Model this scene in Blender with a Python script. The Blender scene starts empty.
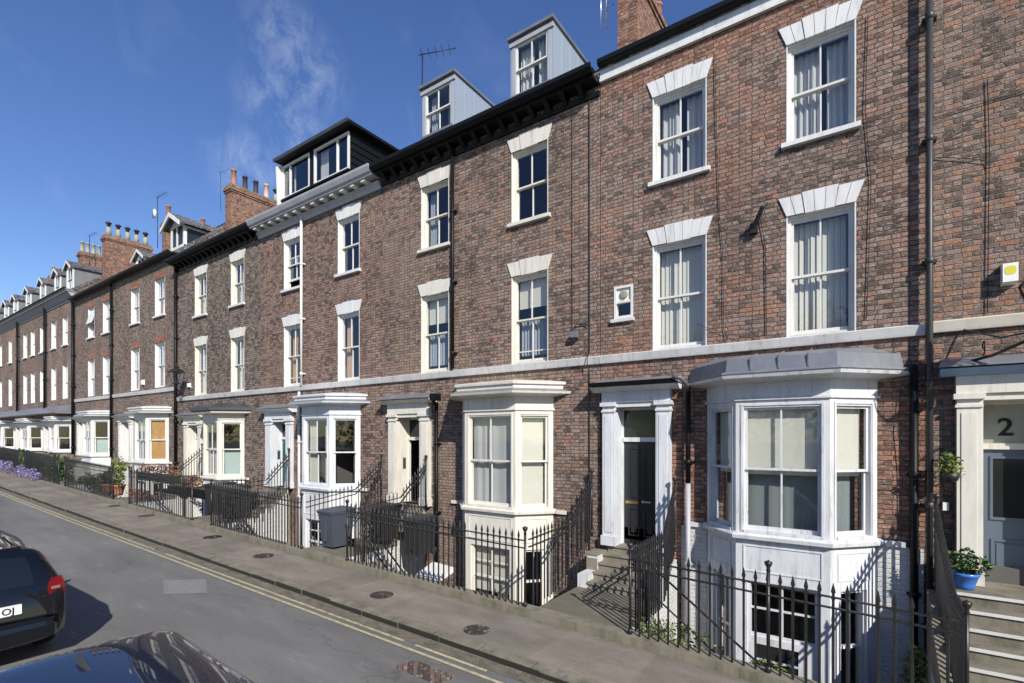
import bpy, math, random
from mathutils import Vector, noise
S=bpy.context.scene
COL=S.collection
R=math.radians
# ------------------------------------------------------------------ scene frame
# x runs along the terrace (left is negative), y is the distance across the street, z is up
EYE=3.1
def gh(x):
    """height of the footway along the street (it climbs to the left)"""
    K=[(-400,9.5),(-100,2.7),(-60,1.62),(-42,1.05),(-32,.74),(-22,.45),(-12,.2),(-6,.06),(-3,-.01),(0,-.14),(2,-.24),(8,-.55),(40,-1.9),(400,-9)]
    for (a,b),(c,d) in zip(K,K[1:]):
        if x<=c: return b+(d-b)*(x-a)/(c-a)
    return K[-1][1]
# ------------------------------------------------------------------ materials
def nm(name):
    m=bpy.data.materials.new(name); m.use_nodes=True
    nt=m.node_tree; b=nt.nodes['Principled BSDF']; return m,nt,b
def N(nt,t,**kw):
    n=nt.nodes.new(t)
    for k,v in kw.items():
        if k.startswith('i_'): n.inputs[k[2:].replace('_',' ')].default_value=v
        else: setattr(n,k,v)
    return n
def ramp(nt,stops,interp='LINEAR'):
    r=nt.nodes.new('ShaderNodeValToRGB'); cr=r.color_ramp; cr.interpolation=interp
    while len(cr.elements)<len(stops): cr.elements.new(.5)
    for e,(p,c) in zip(cr.elements,stops):
        e.position=p; e.color=(*c,1) if len(c)==3 else c
    return r
def mixc(nt,a,b,fac=.5,bt='MIX'):
    m=nt.nodes.new('ShaderNodeMix'); m.data_type='RGBA'; m.blend_type=bt
    for sock,v in ((m.inputs[0],fac),(m.inputs[6],a),(m.inputs[7],b)):
        if hasattr(v,'links'): nt.links.new(v,sock)
        else: sock.default_value=v if not isinstance(v,tuple) or len(v)==4 else (*v,1)
    return m.outputs[2]
def bump(nt,b,h,strength=.5,dist=.01):
    n=nt.nodes.new('ShaderNodeBump'); n.inputs['Strength'].default_value=strength; n.inputs['Distance'].default_value=dist
    nt.links.new(h,n.inputs['Height']); nt.links.new(n.outputs[0],b.inputs['Normal'])
def pos(nt): return nt.nodes.new('ShaderNodeNewGeometry').outputs['Position']
def noise_n(nt,vec,scale,detail=4,rough=.6):
    n=N(nt,'ShaderNodeTexNoise'); n.inputs['Scale'].default_value=scale; n.inputs['Detail'].default_value=detail; n.inputs['Roughness'].default_value=rough
    nt.links.new(vec,n.inputs['Vector']); return n.outputs['Fac']
def scaled(nt,vec,s):
    m=N(nt,'ShaderNodeMapping'); m.inputs['Scale'].default_value=s; nt.links.new(vec,m.inputs['Vector']); return m.outputs[0]
def paint(name,col,rough=.45,dirt=.25,dcol=None,ds=3.0,bumpy=.15,metal=0,spec=.5,flake=0.0,streak=0.0):
    m,nt,b=nm(name); p=pos(nt)
    dc=dcol or tuple(c*.45 for c in col)
    n1=noise_n(nt,scaled(nt,p,(1,1,.35)),ds,6,.7); n2=noise_n(nt,p,28,3,.6)
    r=ramp(nt,[(.45,(0,0,0)),(.75,(1,1,1))]); nt.links.new(n1,r.inputs[0])
    mm=N(nt,'ShaderNodeMath',operation='MULTIPLY'); nt.links.new(r.outputs[0],mm.inputs[0]); mm.inputs[1].default_value=dirt
    c=mixc(nt,col,dc,mm.outputs[0])
    if flake>0:
        r2=ramp(nt,[(.63,(0,0,0)),(.66,(1,1,1))]); nt.links.new(noise_n(nt,p,11,8,.75),r2.inputs[0])
        mf=N(nt,'ShaderNodeMath',operation='MULTIPLY'); nt.links.new(r2.outputs[0],mf.inputs[0]); mf.inputs[1].default_value=flake
        c=mixc(nt,c,(.16,.14,.12),mf.outputs[0])
    if streak:
        sr=ramp(nt,[(.52,(1,1,1)),(.72,(1-streak,1-streak*1.05,1-streak*1.15))]); nt.links.new(noise_n(nt,scaled(nt,p,(11,11,.9)),1.0,6,.72),sr.inputs[0]); c=mixc(nt,c,sr.outputs[0],1,'MULTIPLY')
    nt.links.new(c,b.inputs['Base Color']); b.inputs['Roughness'].default_value=rough; b.inputs['Metallic'].default_value=metal
    b.inputs['Specular IOR Level'].default_value=spec
    if bumpy: bump(nt,b,n2,bumpy,.004)
    return m
def brick(name,stops,mortar,redness=0.0,rowh=.078,bw=.205,ms=.011,painted=None,soot=.35,bstr=.9,seed=0.,patchy=None,redzone=None):
    m,nt,b=nm(name); p=pos(nt)
    sp=N(nt,'ShaderNodeSeparateXYZ'); nt.links.new(p,sp.inputs[0])
    ad=N(nt,'ShaderNodeMath',operation='ADD'); nt.links.new(sp.outputs[0],ad.inputs[0]); nt.links.new(sp.outputs[1],ad.inputs[1])
    # hand-made bricks: wobble the courses slightly
    wob=noise_n(nt,p,6.5,4,.65); wm=N(nt,'ShaderNodeMath',operation='MULTIPLY_ADD'); nt.links.new(wob,wm.inputs[0]); wm.inputs[1].default_value=.042; nt.links.new(sp.outputs[2],wm.inputs[2])
    wob2=noise_n(nt,p,12,4,.65); wm2=N(nt,'ShaderNodeMath',operation='MULTIPLY_ADD'); nt.links.new(wob2,wm2.inputs[0]); wm2.inputs[1].default_value=.10; nt.links.new(ad.outputs[0],wm2.inputs[2])
    cb=N(nt,'ShaderNodeCombineXYZ'); nt.links.new(wm2.outputs[0],cb.inputs[0]); nt.links.new(wm.outputs[0],cb.inputs[1])
    def bt(off,sq,fr):
        t=N(nt,'ShaderNodeTexBrick'); t.offset=.5; t.squash=sq; t.squash_frequency=fr
        t.inputs['Color1'].default_value=(0,0,0,1); t.inputs['Color2'].default_value=(1,1,1,1); t.inputs['Mortar'].default_value=(.5,.5,.5,1)
        t.inputs['Scale'].default_value=1; t.inputs['Mortar Size'].default_value=ms; t.inputs['Mortar Smooth'].default_value=1.0; t.inputs['Bias'].default_value=0
        t.inputs['Brick Width'].default_value=bw; t.inputs['Row Height'].default_value=rowh
        v=cb.outputs[0]
        if off:
            a=N(nt,'ShaderNodeVectorMath',operation='ADD'); nt.links.new(v,a.inputs[0]); a.inputs[1].default_value=off; v=a.outputs[0]
        nt.links.new(v,t.inputs['Vector']); return t
    t=bt((seed*bw*2,seed*rowh*2,0),.55,2)       # alternate header and stretcher courses
    fine=noise_n(nt,p,26,4,.7)
    tone=N(nt,'ShaderNodeMath',operation='MULTIPLY_ADD'); nt.links.new(fine,tone.inputs[0]); tone.inputs[1].default_value=.8; tone.inputs[2].default_value=-.4
    t2=N(nt,'ShaderNodeSeparateColor'); nt.links.new(t.outputs['Color'],t2.inputs[0])
    s1=N(nt,'ShaderNodeMath',operation='ADD'); nt.links.new(t2.outputs[0],s1.inputs[0]); nt.links.new(tone.outputs[0],s1.inputs[1])
    big=noise_n(nt,p,.55,3,.6); bm=N(nt,'ShaderNodeMath',operation='MULTIPLY_ADD'); nt.links.new(big,bm.inputs[0]); bm.inputs[1].default_value=.5; bm.inputs[2].default_value=-.30+redness
    s2=N(nt,'ShaderNodeMath',operation='ADD',use_clamp=True); nt.links.new(s1.outputs[0],s2.inputs[0]); nt.links.new(bm.outputs[0],s2.inputs[1])
    cr=ramp(nt,stops); nt.links.new(s2.outputs[0],cr.inputs[0])
    col=cr.outputs[0]
    if patchy:
        o=N(nt,'ShaderNodeVectorMath',operation='ADD'); nt.links.new(p,o.inputs[0]); o.inputs[1].default_value=(seed*3.1,0,seed*1.7)
        pr=ramp(nt,[(.50,(0,0,0)),(.62,(.7,.7,.7))]); nt.links.new(noise_n(nt,o.outputs[0],.62,5,.62),pr.inputs[0])
        pm=mixc(nt,patchy,cr.outputs[0],.45); col=mixc(nt,col,pm,pr.outputs[0])
    if redzone:
        zr=None
        for (ax,lo,hi,w_) in redzone:
            mr=N(nt,'ShaderNodeMapRange'); mr.inputs[1].default_value=lo; mr.inputs[2].default_value=hi; nt.links.new(sp.outputs[ax],mr.inputs[0])
            mm=N(nt,'ShaderNodeMath',operation='MULTIPLY'); nt.links.new(mr.outputs[0],mm.inputs[0]); mm.inputs[1].default_value=w_
            if zr is None: zr=mm.outputs[0]
            else:
                mx=N(nt,'ShaderNodeMath',operation='MAXIMUM'); nt.links.new(zr,mx.inputs[0]); nt.links.new(mm.outputs[0],mx.inputs[1]); zr=mx.outputs[0]
        q=N(nt,'ShaderNodeMath',operation='MULTIPLY'); nt.links.new(zr,q.inputs[0]); qr=ramp(nt,[(.35,(.25,.25,.25)),(.6,(1,1,1))]); nt.links.new(noise_n(nt,p,1.8,5,.7),qr.inputs[0]); nt.links.new(qr.outputs[0],q.inputs[1])
        rr=ramp(nt,[(0,(.13,.065,.045)),(.4,(.27,.115,.07)),(.8,(.36,.155,.085)),(1,(.40,.23,.15))]); nt.links.new(s2.outputs[0],rr.inputs[0])
        col=mixc(nt,col,rr.outputs[0],q.outputs[0])
    if painted: col=painted
    # pale flecks paint relief highlights onto the bricks; dark flecks deepen the contrast
    if not painted:
        w=noise_n(nt,scaled(nt,p,(9,9,24)),1.0,5,.7); wr=ramp(nt,[(.52,(0,0,0)),(.68,(1,1,1))]); nt.links.new(w,wr.inputs[0])
        col=mixc(nt,col,(.42,.355,.31),wr.outputs[0])
        w2=noise_n(nt,scaled(nt,p,(8,8,22)),1.3,5,.7); wr2=ramp(nt,[(.60,(0,0,0)),(.72,(.7,.7,.7))]); nt.links.new(w2,wr2.inputs[0])
        col=mixc(nt,col,(.055,.045,.043),wr2.outputs[0])
    st=noise_n(nt,scaled(nt,p,(.9,.9,.3)),1.2,6,.7); sr=ramp(nt,[(.42,(1,1,1)),(.78,(1-soot,1-soot,1-soot))]); nt.links.new(st,sr.inputs[0])
    mn=ramp(nt,[(.35,tuple(c*.45 for c in mortar)),(.55,mortar),(.72,tuple(min(1,c*1.9) for c in mortar))]); nt.links.new(noise_n(nt,p,8,5,.75),mn.inputs[0])
    col=mixc(nt,col,mn.outputs[0],t.outputs['Fac'])
    col=mixc(nt,col,sr.outputs[0],1.0,'MULTIPLY')
    nt.links.new(col,b.inputs['Base Color']); b.inputs['Roughness'].default_value=.9; b.inputs['Specular IOR Level'].default_value=.25
    inv=N(nt,'ShaderNodeMath',operation='MULTIPLY_ADD'); nt.links.new(t.outputs['Fac'],inv.inputs[0]); inv.inputs[1].default_value=-1.; nt.links.new(fine,inv.inputs[2])
    bump(nt,b,inv.outputs[0],bstr,.018)
    return m
BR=[(0,(0.088,0.063,0.052)),(.25,(0.156,0.113,0.093)),(.48,(0.224,0.164,0.137)),(.64,(0.302,0.227,0.191)),(.76,(0.234,0.153,0.120)),(.88,(0.286,0.158,0.114)),(1,(0.348,0.181,0.123))]
BR2=[(0,(0.083,0.061,0.051)),(.28,(0.151,0.109,0.089)),(.48,(0.213,0.153,0.124)),(.62,(0.281,0.205,0.168)),(.74,(0.244,0.148,0.110)),(.88,(0.312,0.158,0.101)),(1,(0.374,0.186,0.114))]
BR3=[(0,(0.088,0.061,0.049)),(.3,(0.172,0.118,0.096)),(.5,(0.244,0.164,0.131)),(.66,(0.302,0.215,0.175)),(.8,(0.265,0.153,0.112)),(1,(0.333,0.177,0.118))]
BR4=[(0,(0.081,0.062,0.052)),(.3,(0.148,0.115,0.095)),(.55,(0.213,0.168,0.141)),(.72,(0.286,0.229,0.193)),(.88,(0.208,0.143,0.112)),(1,(0.260,0.153,0.109))]
MORT=(.120,.100,.090)
M={}
M['brick_b']=brick('brown stock brick',BR,MORT,.02,seed=3,patchy=(.33,.15,.09),redzone=[(2,10.0,10.6,.85),(2,4.2,3.4,.75)])
M['brick_a']=brick('red brown brick with pale joints',BR2,(.235,.205,.165),.02,seed=7)
M['brick_c']=brick('brown brick',BR,(.115,.098,.088),.0,seed=11,patchy=(.34,.25,.18))
M['brick_e']=brick('weathered brown brick',BR3,MORT,-.03,seed=17,patchy=(.30,.20,.15))
M['brick_f']=brick('dark brown brick',BR4,(.10,.09,.08),-.02,seed=23)
M['brick_g']=brick('grey brown brick',BR4,(.14,.12,.105),.03,seed=29,patchy=(.26,.13,.09))
M['brick_red']=brick('red rubbed brick',[(0,(.2,.08,.05)),(.5,(.32,.12,.07)),(1,(.42,.2,.12))],(.25,.2,.16),0,seed=5)
M['brick_stack']=brick('orange chimney brick',[(0,(.11,.06,.045)),(.3,(.21,.10,.07)),(.7,(.29,.14,.09)),(1,(.36,.20,.13))],(.26,.2,.15),.02,seed=9)
M['brick_white']=brick('white painted brick',BR,(.62,.62,.6),0,painted=(.60,.60,.585,1),soot=.4,bstr=.6)
M['white']=paint('white gloss paint',(.66,.655,.63),.45,.3,ds=4,streak=.25)
M['cream']=paint('cream paint',(.66,.63,.56),.45,.3,ds=4,streak=.25)
M['coolwhite']=paint('cool white paint',(.62,.64,.67),.45,.35,flake=.35,streak=.3)
M['worn']=paint('worn white paint with bare timber patches',(.60,.61,.63),.5,.4,dcol=(.36,.35,.33),ds=5,flake=.85,bumpy=.4,streak=.45)
M['render']=paint('painted stone white',(.65,.65,.65),.7,.3,ds=4,bumpy=.3,streak=.25)
M['coolrender']=paint('cool white masonry paint',(.60,.615,.645),.7,.4,ds=3,bumpy=.4,flake=.3,streak=.4)
M['stonewhite']=paint('grubby painted stone course',(.58,.58,.575),.7,.55,dcol=(.30,.285,.26),ds=2.2,bumpy=.35,streak=.4)
M['creamstone']=paint('cream painted stone course',(.62,.58,.50),.7,.35,bumpy=.3)
M['black']=paint('black paint',(.005,.005,.006),.5,.2,dcol=(.014,.013,.012),spec=.25)
M['doorblack']=paint('black gloss door paint',(.020,.021,.024),.22,.2,dcol=(.04,.04,.042))
M['iron']=paint('black painted iron',(.014,.014,.016),.38,.35,dcol=(.06,.045,.035),ds=8,bumpy=.2)
M['greypaint']=paint('pale grey paint',(.36,.375,.40),.5,.4)
M['darkgrey']=paint('mid grey paint',(.17,.175,.185),.6,.4)
M['darklead']=paint('dark sheet lead',(.05,.052,.06),.5,.4,dcol=(.11,.115,.12),metal=.2)
M['kerb_dark']=paint('near black kerb face',(.018,.017,.013),.95,.3)
M['greypipe']=paint('grey painted iron',(.10,.10,.11),.45,.3)
M['darkpipe']=paint('near black pipe',(.035,.035,.038),.45,.3)
M['lead']=paint('sheet lead',(.20,.21,.235),.42,.5,dcol=(.36,.37,.38),ds=2.5,metal=.35,bumpy=.4)
M['zinc']=paint('pale blue grey sheet metal',(.31,.37,.45),.5,.35,dcol=(.26,.29,.33),ds=3,metal=.2)
M['slate']=brick('roof slate',[(0,(.05,.053,.06)),(1,(.12,.12,.135))],(.04,.04,.045),0,rowh=.2,bw=.3,ms=.006,soot=.2,bstr=.4)
M['stone']=paint('worn york stone',(.22,.195,.155),.85,.8,dcol=(.085,.078,.058),ds=4.5,bumpy=.8)
M['mossstone']=paint('mossy kerb stone',(.19,.17,.13),.9,.85,dcol=(.055,.06,.03),ds=4,bumpy=.7)
M['nosing']=paint('white painted stair edge',(.58,.58,.56),.6,.3)
M['terracotta']=paint('terracotta',(.34,.15,.09),.75,.3)
M['buffpot']=paint('buff clay',(.5,.36,.26),.75,.3)
M['blackpot']=paint('blackened clay',(.035,.035,.038),.7,.3)
M['greypot']=paint('lichened clay',(.30,.29,.23),.8,.4)
M['bluedoor']=paint('slate blue paint',(.105,.135,.175),.4,.1)
M['bluetrim']=paint('bright blue trim',(.22,.36,.58),.45,.2)
M['greendoor']=paint('dark green paint',(.015,.09,.07),.35,.1)
M['brass']=paint('brass',(.62,.45,.18),.3,.1,metal=1)
M['bin']=paint('blue grey plastic',(.060,.070,.092),.5,.15)
M['darkbin']=paint('charcoal plastic',(.02,.021,.022),.5,.15)
M['bluepot']=paint('blue glaze',(.05,.17,.55),.2,.05)
M['white_pl']=paint('white plastic',(.78,.78,.74),.35,.1)
M['yellow']=paint('yellow sticker',(.62,.58,.05),.5,.1)
M['cable']=paint('black cable',(.012,.012,.012),.5,0,bumpy=0)
M['alu']=paint('aluminium',(.55,.56,.58),.35,.1,metal=.8)
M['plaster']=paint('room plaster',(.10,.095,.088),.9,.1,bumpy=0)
M['soil']=paint('soil',(.05,.035,.025),.95,.3)
M['interiordark']=paint('dark timber floor',(.10,.07,.05),.6,.1,bumpy=0)
def cloth(name,col,trans=.4):
    m,nt,b=nm(name); b.inputs['Base Color'].default_value=(*col,1); b.inputs['Roughness'].default_value=.9
    t=N(nt,'ShaderNodeBsdfTranslucent'); t.inputs[0].default_value=(*col,1)
    mx=N(nt,'ShaderNodeMixShader'); mx.inputs[0].default_value=trans
    o=nt.nodes['Material Output']; nt.links.new(b.outputs[0],mx.inputs[1]); nt.links.new(t.outputs[0],mx.inputs[2]); nt.links.new(mx.outputs[0],o.inputs[0]); return m
M['net']=cloth('white net curtain',(.80,.80,.79),.45)
M['blind']=cloth('cream blind fabric',(.80,.78,.70),.35)
M['curt_grey']=cloth('grey curtain',(.34,.37,.42),.2)
M['curt_dark']=cloth('dull grey green curtain',(.24,.27,.27),.2)
M['curt_tan']=cloth('tan curtain',(.52,.33,.22),.2)
M['curt_orange']=cloth('patterned orange curtain',(.55,.30,.10),.2)
M['curt_cream']=cloth('cream curtain',(.66,.63,.54),.3)
M['curt_mint']=cloth('pale mint blind',(.50,.60,.56),.3)
M['wood']=paint('varnished pine shutter',(.42,.24,.09),.4,.2)
def glass():
    m,nt,b=nm('window glass'); nt.nodes.remove(b); p=pos(nt)
    tr=N(nt,'ShaderNodeBsdfTransparent'); tr.inputs[0].default_value=(.965,.975,.975,1)
    g=N(nt,'ShaderNodeBsdfGlossy'); g.inputs['Roughness'].default_value=.02; g.inputs[0].default_value=(.95,.97,1,1)
    fr=N(nt,'ShaderNodeFresnel'); gq=N(nt,'ShaderNodeNewGeometry'); mr=N(nt,'ShaderNodeMapRange'); mr.inputs[3].default_value=1.5; mr.inputs[4].default_value=1/1.5
    nt.links.new(gq.outputs['Backfacing'],mr.inputs[0]); nt.links.new(mr.outputs[0],fr.inputs[0])
    bp=N(nt,'ShaderNodeBump'); bp.inputs['Strength'].default_value=.25; bp.inputs['Distance'].default_value=.004
    nt.links.new(noise_n(nt,p,2.6,2,.5),bp.inputs['Height']); nt.links.new(bp.outputs[0],g.inputs['Normal'])
    mx=N(nt,'ShaderNodeMixShader'); nt.links.new(fr.outputs[0],mx.inputs[0]); nt.links.new(tr.outputs[0],mx.inputs[1]); nt.links.new(g.outputs[0],mx.inputs[2])
    nt.links.new(mx.outputs[0],nt.nodes['Material Output'].inputs[0]); return m
M['glass']=glass()
def opaque_glass():
    m,nt,b=nm('dark door glass'); b.inputs['Base Color'].default_value=(.02,.022,.022,1); b.inputs['Roughness'].default_value=.08; return m
M['dglass']=opaque_glass()
def fanlight():
    m,nt,b=nm('pale obscured glass'); p=pos(nt)
    r=ramp(nt,[(.35,(.20,.22,.20)),(.7,(.32,.33,.28))]); nt.links.new(noise_n(nt,p,1.3,3),r.inputs[0]); nt.links.new(r.outputs[0],b.inputs['Base Color']); b.inputs['Roughness'].default_value=.18; return m
M['fanglass']=fanlight()
def leafm(name,a,bb):
    m,nt,b=nm(name); g=N(nt,'ShaderNodeNewGeometry')
    r=ramp(nt,[(0,a),(1,bb)]); nt.links.new(g.outputs['Random Per Island'],r.inputs[0]); nt.links.new(r.outputs[0],b.inputs['Base Color']); b.inputs['Roughness'].default_value=.55
    return m
M['leaf']=leafm('green leaves',(.018,.050,.012),(.075,.15,.04))
M['leafy']=leafm('yellow green leaves',(.07,.11,.02),(.24,.29,.07))
M['heather']=leafm('purple blossom',(.10,.08,.17),(.34,.29,.50))
M['russet']=leafm('russet foliage',(.10,.045,.025),(.30,.16,.08))
M['redflower']=leafm('red flowers',(.12,.02,.02),(.35,.05,.05))
def asphalt():
    m,nt,b=nm('worn asphalt'); p=pos(nt)
    c=ramp(nt,[(.3,(.104,.101,.096)),(.5,(.140,.136,.130)),(.72,(.182,.178,.170))]); nt.links.new(noise_n(nt,scaled(nt,p,(.28,1,1)),.9,7,.62),c.inputs[0])
    sp=ramp(nt,[(.3,(.62,.62,.62)),(.5,(1,1,1)),(.72,(1.32,1.32,1.3))]); nt.links.new(noise_n(nt,p,70,3,.8),sp.inputs[0])
    col=mixc(nt,c.outputs[0],sp.outputs[0],1,'MULTIPLY')
    # pale scuffs and tar lines running with the traffic
    sc=ramp(nt,[(.57,(0,0,0)),(.68,(.6,.6,.6))]); nt.links.new(noise_n(nt,scaled(nt,p,(.9,5,1)),1.3,5,.7),sc.inputs[0])
    col=mixc(nt,col,(.20,.198,.19),sc.outputs[0])
    vt=N(nt,'ShaderNodeTexVoronoi',feature='DISTANCE_TO_EDGE'); vt.inputs['Scale'].default_value=.33
    wv=N(nt,'ShaderNodeVectorMath',operation='ADD'); nn=N(nt,'ShaderNodeTexNoise'); nn.inputs['Scale'].default_value=1.6; nt.links.new(p,nn.inputs['Vector']); nt.links.new(nn.outputs['Color'],wv.inputs[0]); nt.links.new(scaled(nt,p,(.5,1,1)),wv.inputs[1]); nt.links.new(wv.outputs[0],vt.inputs['Vector'])
    cr=ramp(nt,[(.0,(.74,.74,.74)),(.008,(1,1,1))]); nt.links.new(vt.outputs[0],cr.inputs[0])
    col=mixc(nt,col,cr.outputs[0],1,'MULTIPLY')
    nt.links.new(col,b.inputs['Base Color']); b.inputs['Roughness'].default_value=.8
    bump(nt,b,noise_n(nt,p,110,3,.7),.5,.006); return m
def tarmac_path():
    m,nt,b=nm('brownish footway asphalt'); p=pos(nt)
    c=ramp(nt,[(.3,(.148,.124,.100)),(.5,(.200,.170,.140)),(.72,(.262,.226,.188))]); nt.links.new(noise_n(nt,scaled(nt,p,(.5,1.2,1)),1.6,7,.65),c.inputs[0])
    sp=ramp(nt,[(.3,(.7,.7,.7)),(.5,(1,1,1)),(.75,(1.25,1.25,1.22))]); nt.links.new(noise_n(nt,p,60,3,.8),sp.inputs[0])
    col=mixc(nt,c.outputs[0],sp.outputs[0],1,'MULTIPLY')
    # darker trench repairs across the path
    sx=N(nt,'ShaderNodeSeparateXYZ'); nt.links.new(p,sx.inputs[0])
    w=noise_n(nt,scaled(nt,p,(.55,.02,0)),1.0,1,.4); wr=ramp(nt,[(.54,(1,1,1)),(.552,(.84,.85,.86))]); nt.links.new(w,wr.inputs[0])
    col=mixc(nt,col,wr.outputs[0],1,'MULTIPLY')
    # moss and dirt creeping in from both edges
    for lo,hi in ((7.15,6.85),(5.8,6.1)):
        mr=N(nt,'ShaderNodeMapRange'); mr.inputs[1].default_value=hi; mr.inputs[2].default_value=lo; nt.links.new(sx.outputs[1],mr.inputs[0])
        mm=N(nt,'ShaderNodeMath',operation='MULTIPLY'); nt.links.new(mr.outputs[0],mm.inputs[0]); nt.links.new(noise_n(nt,p,5,6,.75),mm.inputs[1])
        r=ramp(nt,[(.25,(0,0,0)),(.6,(.75,.75,.75))]); nt.links.new(mm.outputs[0],r.inputs[0]); col=mixc(nt,col,(.10,.095,.062),r.outputs[0])
    nt.links.new(col,b.inputs['Base Color']); b.inputs['Roughness'].default_value=.85
    bump(nt,b,noise_n(nt,p,90,3,.7),.4,.005); return m
M['asphalt']=asphalt(); M['footway']=tarmac_path()
M['patch']=paint('pale concrete patch',(.195,.192,.185),.85,.8,dcol=(.13,.13,.125),ds=6)
M['brownpatch']=brick('brown cobbles',[(0,(.07,.05,.045)),(1,(.22,.15,.12))],(.08,.065,.055),0,rowh=.07,bw=.1,ms=.01)
def line_paint():
    m,nt,b=nm('worn yellow road paint'); p=pos(nt)
    r=ramp(nt,[(.38,(.17,.165,.15)),(.48,(.40,.355,.20)),(.7,(.50,.455,.29))]); nt.links.new(noise_n(nt,p,9,8,.8),r.inputs[0]); nt.links.new(r.outputs[0],b.inputs['Base Color']); b.inputs['Roughness'].default_value=.8; return m
M['yline']=line_paint()
def wline():
    m,nt,b=nm('worn white road paint'); p=pos(nt)
    r=ramp(nt,[(.45,(.13,.13,.13)),(.56,(.27,.27,.27)),(.75,(.40,.40,.395))]); nt.links.new(noise_n(nt,p,13,8,.8),r.inputs[0]); nt.links.new(r.outputs[0],b.inputs['Base Color']); b.inputs['Roughness'].default_value=.8; return m
M['wline']=wline()
def gutterm():
    m,nt,b=nm('silted gutter setts'); p=pos(nt)
    r=ramp(nt,[(.3,(.05,.045,.035)),(.48,(.13,.115,.09)),(.6,(.19,.165,.12)),(.75,(.30,.26,.19))]); nt.links.new(noise_n(nt,scaled(nt,p,(1.2,2.5,1)),3.2,9,.8),r.inputs[0]); nt.links.new(r.outputs[0],b.inputs['Base Color']); b.inputs['Roughness'].default_value=.9
    bump(nt,b,noise_n(nt,p,22,5,.8),1,.02); return m
M['gutter']=gutterm()
def kerbm():
    m,nt,b=nm('old stone kerb'); p=pos(nt); sp=N(nt,'ShaderNodeSeparateXYZ'); nt.links.new(p,sp.inputs[0])
    r=ramp(nt,[(.3,(.085,.082,.055)),(.5,(.17,.155,.115)),(.75,(.26,.24,.19))]); nt.links.new(noise_n(nt,p,4,7,.75),r.inputs[0])
    fr=N(nt,'ShaderNodeMath',operation='FRACT'); dv=N(nt,'ShaderNodeMath',operation='MULTIPLY'); dv.inputs[1].default_value=1.1; nt.links.new(sp.outputs[0],dv.inputs[0]); nt.links.new(dv.outputs[0],fr.inputs[0])
    j=ramp(nt,[(0,(.3,.3,.3)),(.012,(.35,.35,.35)),(.02,(1,1,1))]); nt.links.new(fr.outputs[0],j.inputs[0])
    nt.links.new(mixc(nt,r.outputs[0],j.outputs[0],1,'MULTIPLY'),b.inputs['Base Color']); b.inputs['Roughness'].default_value=.85
    bump(nt,b,noise_n(nt,p,18,5,.7),.8,.015); return m
M['kerb']=kerbm()
M['manhole']=brick('cast iron cover',[(0,(.045,.038,.036)),(1,(.085,.07,.064))],(.02,.018,.018),0,rowh=.05,bw=.06,ms=.008,soot=.2)
def carpaint(name,col):
    m,nt,b=nm(name); b.inputs['Base Color'].default_value=(*col,1); b.inputs['Roughness'].default_value=.22; b.inputs['Metallic'].default_value=0
    b.inputs['Coat Weight'].default_value=1; b.inputs['Coat Roughness'].default_value=.015; b.inputs['Coat IOR'].default_value=1.5; b.inputs['Specular IOR Level'].default_value=.1
    return m
M['carblack']=carpaint('black car paint',(.004,.005,.007))
M['carblue']=carpaint('very dark blue car paint',(.008,.012,.028))
def simple(name,col,rough=.4,metal=0,emis=None):
    m,nt,b=nm(name); b.inputs['Base Color'].default_value=(*col,1); b.inputs['Roughness'].default_value=rough; b.inputs['Metallic'].default_value=metal; return m
M['carglass']=simple('tinted car glass',(.008,.012,.016),.03)
M['rubber']=simple('rubber',(.015,.015,.015),.8)
M['redlens']=simple('red lamp lens',(.15,.006,.006),.12)
M['clearlens']=simple('clear lamp lens',(.25,.13,.12),.15)
M['plate']=simple('yellow number plate',(.78,.78,.80),.4)
M['platetext']=simple('black lettering',(.008,.008,.010),.7)
M['chrome']=simple('chrome',(.75,.75,.76),.12,1)
M['darkroom']=simple('shaded opening',(.012,.012,.012),.9)
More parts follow.
